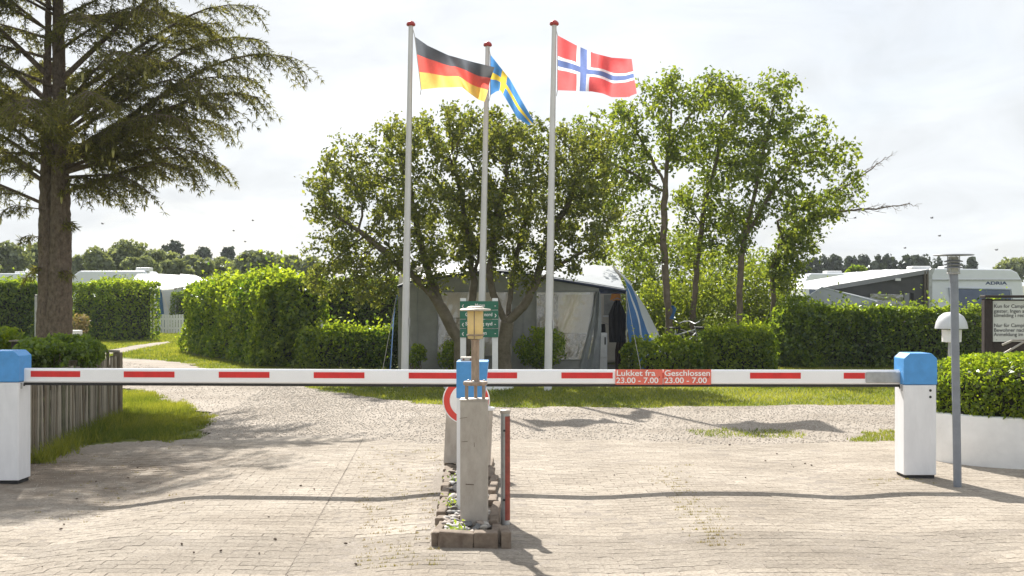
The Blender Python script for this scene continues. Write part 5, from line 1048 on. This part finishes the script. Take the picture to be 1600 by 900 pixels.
MB().prism([(X(1300), Y - .05, 0), (X(1450), Y - .05, 0), (X(1450), Y - .05, Z(426)), (X(1395), Y - .05, Z(437)), (X(1300), Y - .05, Z(453))], (0, .04, 0)).build('end_wall', dk, a_)
rows = [[at(1452, 420.5, Y - .12), at(1395, 430, Y - .12), at(1300, 446, Y - .12), at(1275, 452, Y - .12)], [at(1452, 427, Y - .12), at(1395, 437, Y - .12), at(1300, 453, Y - .12), at(1275, 458, Y - .12)]]
MB().loft(rows).build('roof_fascia', dg, a_, fix=False)
MB().loft([[p for p in rows[0]], [p + Vector((0, 4.6, .10)) for p in rows[0]]]).build('roof', mat('pale_roof_cloth', (.55, .56, .57), .6, .06, 3), a_, True, fix=False)
MB().prism([(X(1358), Y - .08, Z(459)), (X(1410), Y - .08, Z(460)), (X(1410), Y - .08, Z(500)), (X(1358), Y - .08, Z(500))], (0, .02, 0)).build('window', foil('smoked_foil', (.16, .16, .17), .25, .25), a_)
for q in (1415, 1424): MB().box((X(q), Y - .085, Z(475)), (.05 if q > 1420 else .13, .03, 34 / s)).build('wall_post', dg if q < 1420 else darkc, a_)
MB().box((X(1400), Y - .15, Z(437)), (.13, .05, .06)).build('tent_lamp', white2, a_)
for q in (1443, 1447): MB().tube([(X(q), Y - .1, 0), (X(q), Y - .1, Z(424))], .03, 6).build('frame_pole', mat('frame_brown', (.12, .10, .08), .7), a_)
g_ = thing('awning_tent', 'pale grey low tent roof above the right hedge, left of the charcoal awning', 'tent', (at(1300, 480, 27).x, 27.5, 0)); gm = mat('pale_grey_tent', (.33, .35, .37), .7, .08, 3, .2, 6)
pk, pr, pl_, bk = at(1284, 449, 28.3), at(1368, 471, 28.0), at(1228, 486, 28.0), at(1300, 452, 28.85)
MB().add([pk, pr, at(1368, 590, 28.0), at(1228, 590, 28.0), pl_, bk, at(1380, 470, 28.85), at(1235, 484, 28.85)], [(0, 4, 3, 2, 1), (0, 1, 6, 5), (0, 5, 7, 4)]).build('tent_cloth', gm, g_)
MB().tube([pl_, pk, pr], .02, 6).build('roof_seam', silver, g_, True)
for (px0, px1, py, Y, lb) in ((1256, 1345, 427, 44, 'white caravan roof behind the charcoal awning, left one'), (1330, 1450, 424.5, 47, 'white caravan roof behind the charcoal awning, right one'), (-30, 62, 427, 60, 'white caravan roof above the far left hedge')):
    s = F / Y; c = thing('caravan', lb, 'caravan', (X((px0 + px1) / 2), Y + 1, 0)); zt = Z(py)
    MB().prism([(X(px0), Y, .35), (X(px1), Y, .35), (X(px1), Y, zt - .3), (X(px1) - .25, Y, zt), (X(px0) + .25, Y, zt), (X(px0), Y, zt - .35)], (0, 2.2, 0)).build('caravan_body', cw, c, bevel=.06)
    MB().box((X(px0 * .4 + px1 * .6), Y + .8, zt + .05), (.6, .6, .12)).build('roof_vent', white2, c, bevel=.03); MB().box((X(px0 * .7 + px1 * .3), Y - .01, zt - .8), (.9, .04, .5)).build('window', MATS['tinted_pane'], c, bevel=.02)
    for q in (-.4, .4): MB().tube([(X((px0 + px1) / 2) + q, Y + .1, .32), (X((px0 + px1) / 2) + q, Y + .3, .32)], .32, 16).build('wheel', black, c, True)
Y = 29.05; s = F / Y; MB  # roof hatch on the charcoal awning side
# ------------------------------------------------------------------ left background: awnings, caravan, picket fence
Y = 60; s = F / Y
c = thing('caravan', 'long white caravan roof behind the left hedge blocks', 'caravan', (X(190), Y + 1, 0)); MB().prism([(X(112), Y, .35), (X(232), Y, .35), (X(232), Y, Z(432)), (X(225), Y, Z(423)), (X(124), Y, Z(423)), (X(112), Y, Z(432))], (0, 2.2, 0)).build('caravan_body', cw, c, bevel=.08)
MB().box((X(220), Y + .6, Z(423) + .08), (.75, .6, .2)).build('roof_vent', white2, c, bevel=.04)
for q in (150, 190): MB().tube([(X(q), Y + .1, .32), (X(q), Y + .3, .32)], .32, 16).build('wheel', black, c, True)
Y = 56; s = F / Y; a_ = thing('awning_tent', 'pale awning with blue side strip above the white picket fence', 'tent', (X(255), Y, 0))
wc = mat('pale_awning_cloth', (.62, .63, .66), .6, .06, 3, .2, 6, trans=.2)
MB().loft([[at(215, 428, Y + 2.2), at(250, 428, Y + 2.2), at(300, 431, Y + 2.2)], [at(208, 436, Y + 1), at(250, 434, Y + 1), at(305, 436, Y + 1)], [at(205, 450, Y), at(262, 452, Y), at(310, 444, Y)]]).build('roof', wc, a_, True, fix=False)
MB().add([at(262, 452, Y), at(273, 438, Y + .6), at(300, 434, Y + 1.6), at(310, 444, Y)], [(0, 1, 2, 3)]).build('gable', wc, a_, fix=False)
MB().prism([at(228, 452, Y - .02), at(238, 452, Y - .02), at(246, 520, Y - .02), at(228, 520, Y - .02)], (0, .05, 0)).build('front_wall', grey_cloth, a_)
MB().prism([at(243, 453, Y - .03), at(252, 453, Y - .03), at(259, 520, Y - .03), at(247, 520, Y - .03)], (0, .05, 0)).build('side_panel', mat('teal_blue_cloth', (.03, .10, .20), .7), a_)
MB().prism([at(252, 454, Y), at(285, 452, Y), at(300, 520, Y), at(258, 520, Y)], (0, .05, 0)).build('front_wall', wc, a_)
MB().tube([at(252, 454, Y - .06), at(270, 500, Y - .3)], .02, 5).build('guy_line', cream, a_)
MB().box(at(234, 485, Y - .08), (8 / s, .02, 50 / s)).build('window', foil('grey_foil', (.35, .36, .38), .3, .2), a_)
b_ = thing('awning_tent', 'white domed awning roof peeking above the tall hedge block', 'tent', (at(300, 440, 58).x, 59, 0)); MB().loft([[at(282, 428, 60), at(305, 430, 60), at(330, 440, 60)], [at(276, 440, 58), at(305, 440, 58), at(336, 446, 58)], [at(276, 520, 58), at(305, 520, 58), at(336, 520, 58)]]).build('tent_cloth', wc, b_, True, fix=False); MB().tube([at(276, 440, 57.95), at(305, 440, 57.95), at(336, 446, 57.95)], .03, 5).build('roof_piping', grey_cloth, b_)
Y = 53; s = F / Y; f_ = thing('picket_fence', 'low white picket fence at the end of the path', 'fence', (X(252), Y, 0)); pm = MB().box((0, 0, .43), (.10, .02, .86)).mesh('picket', white2)
for i in range(13):
    o = bpy.data.objects.new('picket', pm); C.objects.link(o); o.parent = f_; o.matrix_parent_inverse = Matrix.Translation(-f_.location); o.location = (X(233) + i * .135 * (X(285) - X(233)) / 1.62, Y, .02); o.scale.z = random.uniform(.97, 1.03)
for z in (.25, .68): MB().box((X(259), Y + .025, z), (X(287) - X(231), .03, .08)).build('rail', white2, f_)
MB().box((X(244.5), Y - .02, .48), (.06, .06, .98)).build('post', wood, f_)
Y = 84; s = F / Y; g_ = thing('clothes_line_frame', 'thin dark frame above the left trees, like a goal bar', 'frame', (X(330), Y, 0)); MB().tube([(X(300), Y, Z(405)), (X(358), Y, Z(404))], .05, 6).build('crossbar', steel, g_)
for q in (302, 335): MB().tube([(X(q), Y, 0), (X(q), Y, Z(405))], .05, 6).build('upright', steel, g_)

# ------------------------------------------------------------------ odds and ends behind the hedges
Y = 29.4; s = F / Y; k_ = thing('kettle_grill', 'black kettle grill with pale handle right of the tall hedge block', 'grill', (X(474), Y, 0))
MB().lathe([(.0, -.16), (.14, -.12), (.23, .0), (.235, .02), (.20, .10), (.10, .16), (.0, .18)], (X(474), Y, Z(505)), 20).build('kettle', mat('enamel', (.015, .015, .017), .2), k_, True)
MB().tube([(X(466), Y - .2, Z(498)), (X(462), Y - .24, Z(492)), (X(470), Y - .24, Z(492)), (X(474), Y - .2, Z(498))], .012, 6).build('handle', steel, k_); MB().lathe([(.236, -.01), (.245, 0), (.236, .012)], (X(474), Y, Z(504)), 20).build('rim', steel, k_)
for a in (90, 210, 330): MB().tube([(X(474) + .2 * math.cos(R(a)), Y + .2 * math.sin(R(a)), 0), (X(474) + .12 * math.cos(R(a)), Y + .12 * math.sin(R(a)), Z(508))], .012, 6).build('leg', steel, k_)
Y = 27.2; s = F / Y; k_ = thing('garden_lantern', 'small white lantern on a stick behind the low loose hedge', 'lantern', (X(502), Y, 0)); MB().tube([(X(502), Y, 0), (X(502), Y, Z(512))], .015, 6).build('stick', white2, k_); MB().lathe([(.03, -.08), (.06, -.07), (.05, .0), (.025, .03), (.04, .06), (.035, .10), (.0, .13)], (X(502), Y, Z(508)), 14).build('lantern_body', white2, k_, True)
Y = 27.6; s = F / Y; k_ = thing('garden_bench', 'white garden bench seat glimpsed behind the low loose hedge', 'bench', (X(480), Y, 0)); MB().box((X(480), Y, .60), (.6, .35, .04)).build('seat', white2, k_, bevel=.01)
for a in (-.25, .25):
    for b in (-.13, .13): MB().box((X(480) + a, Y + b, .29), (.04, .04, .58)).build('leg', white2, k_)
def bicycle(label, px, Y, rz, m):
    x0 = (px - 800) / F * Y; t = thing('bicycle', label, 'bicycle', (x0, Y, 0), 'bicycles parked behind the low hedge'); M = Matrix.Translation((x0, Y, 0)) @ Matrix.Rotation(rz, 4, 'Z'); q = lambda *p: M @ Vector(p)
    for wx in (-.52, .52):
        pts = [q(wx + .33 * math.cos(2 * math.pi * i / 24), 0, .34 + .33 * math.sin(2 * math.pi * i / 24)) for i in range(25)]; w = MB().tube(pts, .018, 6, False).build('wheel', black, t, True)
        sp_ = MB()
        for i in range(10): sp_.tube([q(wx, 0, .34), q(wx + .32 * math.cos(i * .628), 0, .34 + .32 * math.sin(i * .628))], .002, 3, False)
        sp_.build('spokes', steel, w)
    fr_ = MB()
    for a, b in (((-.52, 0, .34), (-.1, 0, .32)), ((-.1, 0, .32), (-.2, 0, .82)), ((-.52, 0, .34), (-.19, 0, .78)), ((-.1, 0, .32), (.4, 0, .76)), ((-.18, 0, .72), (.39, 0, .84)), ((.52, 0, .34), (.37, 0, .92))): fr_.tube([q(*a), q(*b)], .016, 8)
    fr_.build('frame', m, t, True); MB().tube([q(.25, -.28, 1.02), q(.36, -.2, 1.04), q(.38, 0, .98), q(.36, .2, 1.04), q(.25, .28, 1.02)], .013, 8).build('handlebar', steel, t, True)
    MB().prism([q(-.34, -.07, .86), q(-.34, .07, .86), q(-.05, .02, .86), q(-.05, -.02, .86)], (0, 0, .05)).build('saddle', black, t, bevel=.015)
bicycle('bicycle with pale handlebar nearest the blue tent', 1066, 27.0, .5, steel); bicycle('bicycle leaning farther right against the slim trees', 1082, 27.3, 2.4, mat('dark_frame', (.03, .03, .04), .4))
k_ = thing('blue_cloth', 'blue cloth tied to the leftmost slim tree trunk', 'cloth', at(1051, 490, 27.2)); MB().loft([[at(1048 + 3 * math.sin(j), 478 + j * 5, 27.2 + .04 * math.sin(j * 2)) for j in range(5)], [at(1052, 477 + j * 5.5, 27.12) for j in range(5)], [at(1055 + 2 * math.cos(j), 482 + j * 4.5, 27.2) for j in range(5)]]).build('cloth', blue_cloth, k_, True, fix=False)
# ------------------------------------------------------------------ fallen cones on the paving
cm = MB().lathe([(.002, -.030), (.010, -.022), (.014, -.004), (.013, .010), (.008, .024), (.002, .032)], n=8).mesh('spruce_cone', mat('dry_cone', (.09, .062, .042), .9, .3), True)
for (px, py) in ((100, 806), (120, 770), (284, 852), (303, 865), (345, 862), (405, 865), (420, 809), (430, 843), (470, 760), (540, 848), (556, 882), (491, 765), (634, 713), (150, 745), (200, 738), (215, 724), (250, 745), (95, 813), (66, 880), (1196, 722), (1237, 727), (1240, 731), (1258, 726), (1214, 711), (1268, 729), (1140, 698), (960, 745), (1165, 752), (1060, 690)):
    g = gr(px, py); o = bpy.data.objects.new('spruce_cone', cm); C.objects.link(o); o.location = (g.x, g.y, float(gz(g.x, g.y)) + .022); o.rotation_euler = (R(90), 0, random.uniform(0, 6.3)); o.scale = [random.uniform(.28, .5)] * 3
    tag(o, 'small dark fallen cone lying on the paved yard', 'cone', 'fallen cones on the paving')
# ------------------------------------------------------------------ birds
bm_ = mat('dark_feather', (.05, .05, .055), .8)
for i, (px, py, Y, lb) in enumerate(((160, 350, 70, 'left of the big spruce gap, lowest left'), (395, 345, 75, 'left of the broad trees, upper one'), (365, 361, 80, 'left of the broad trees, lower left one'), (383, 378, 80, 'left of the broad trees, lowest one'), (1456, 341, 70, 'above the right lamp, larger one'), (1468, 369, 70, 'above the grey lamp post'), (1414, 388, 75, 'just left of the grey lamp top'), (1336, 341, 72, 'near the bare branch tip'), (1557, 391, 70, 'above the caravan at the right'))):
    p = at(px, py, Y); t = thing('bird', 'tiny bird flying in the sky ' + lb, 'bird', p, 'birds in the sky'); MB().lathe([(.0, -.12), (.03, -.06), (.035, .02), (.02, .09), (.0, .12)], n=8).v; mb = MB(); mb.tube([p + Vector((-.10, 0, .015)), p + Vector((-.03, 0, 0)), p + Vector((.05, 0, 0)), p + Vector((.11, 0, .01))], [.004, .022, .019, .003], 6); mb.build('body', bm_, t, True)
    for sgn in (-1, 1): MB().add([p + Vector((-.05, 0, .01)), p + Vector((.05, 0, .01)), p + Vector((.05, .16 * sgn, .07)), p + Vector((.02, .27 * sgn, .04)), p + Vector((-.03, .2 * sgn, .08))], [(0, 1, 2, 4), (2, 3, 4)]).build('wing', bm_, t, fix=False)
# ------------------------------------------------------------------ summer haze
hz = MB().box((0, 730, 13), (3060, 1620, 30)).build('haze', bpy.data.materials.new('haze')); hm = hz.data.materials[0]; hm.use_nodes = True; hm.node_tree.nodes.clear()
ho = hm.node_tree.nodes.new('ShaderNodeOutputMaterial'); pvn = hm.node_tree.nodes.new('ShaderNodeVolumePrincipled'); pvn.inputs['Color'].default_value = (.88, .94, 1, 1); pvn.inputs['Density'].default_value = .0005; pvn.inputs['Anisotropy'].default_value = 0.0
hm.node_tree.links.new(pvn.outputs[0], ho.inputs['Volume']); tag(hz, 'thin pale summer haze in the air', 'haze', kind='stuff')
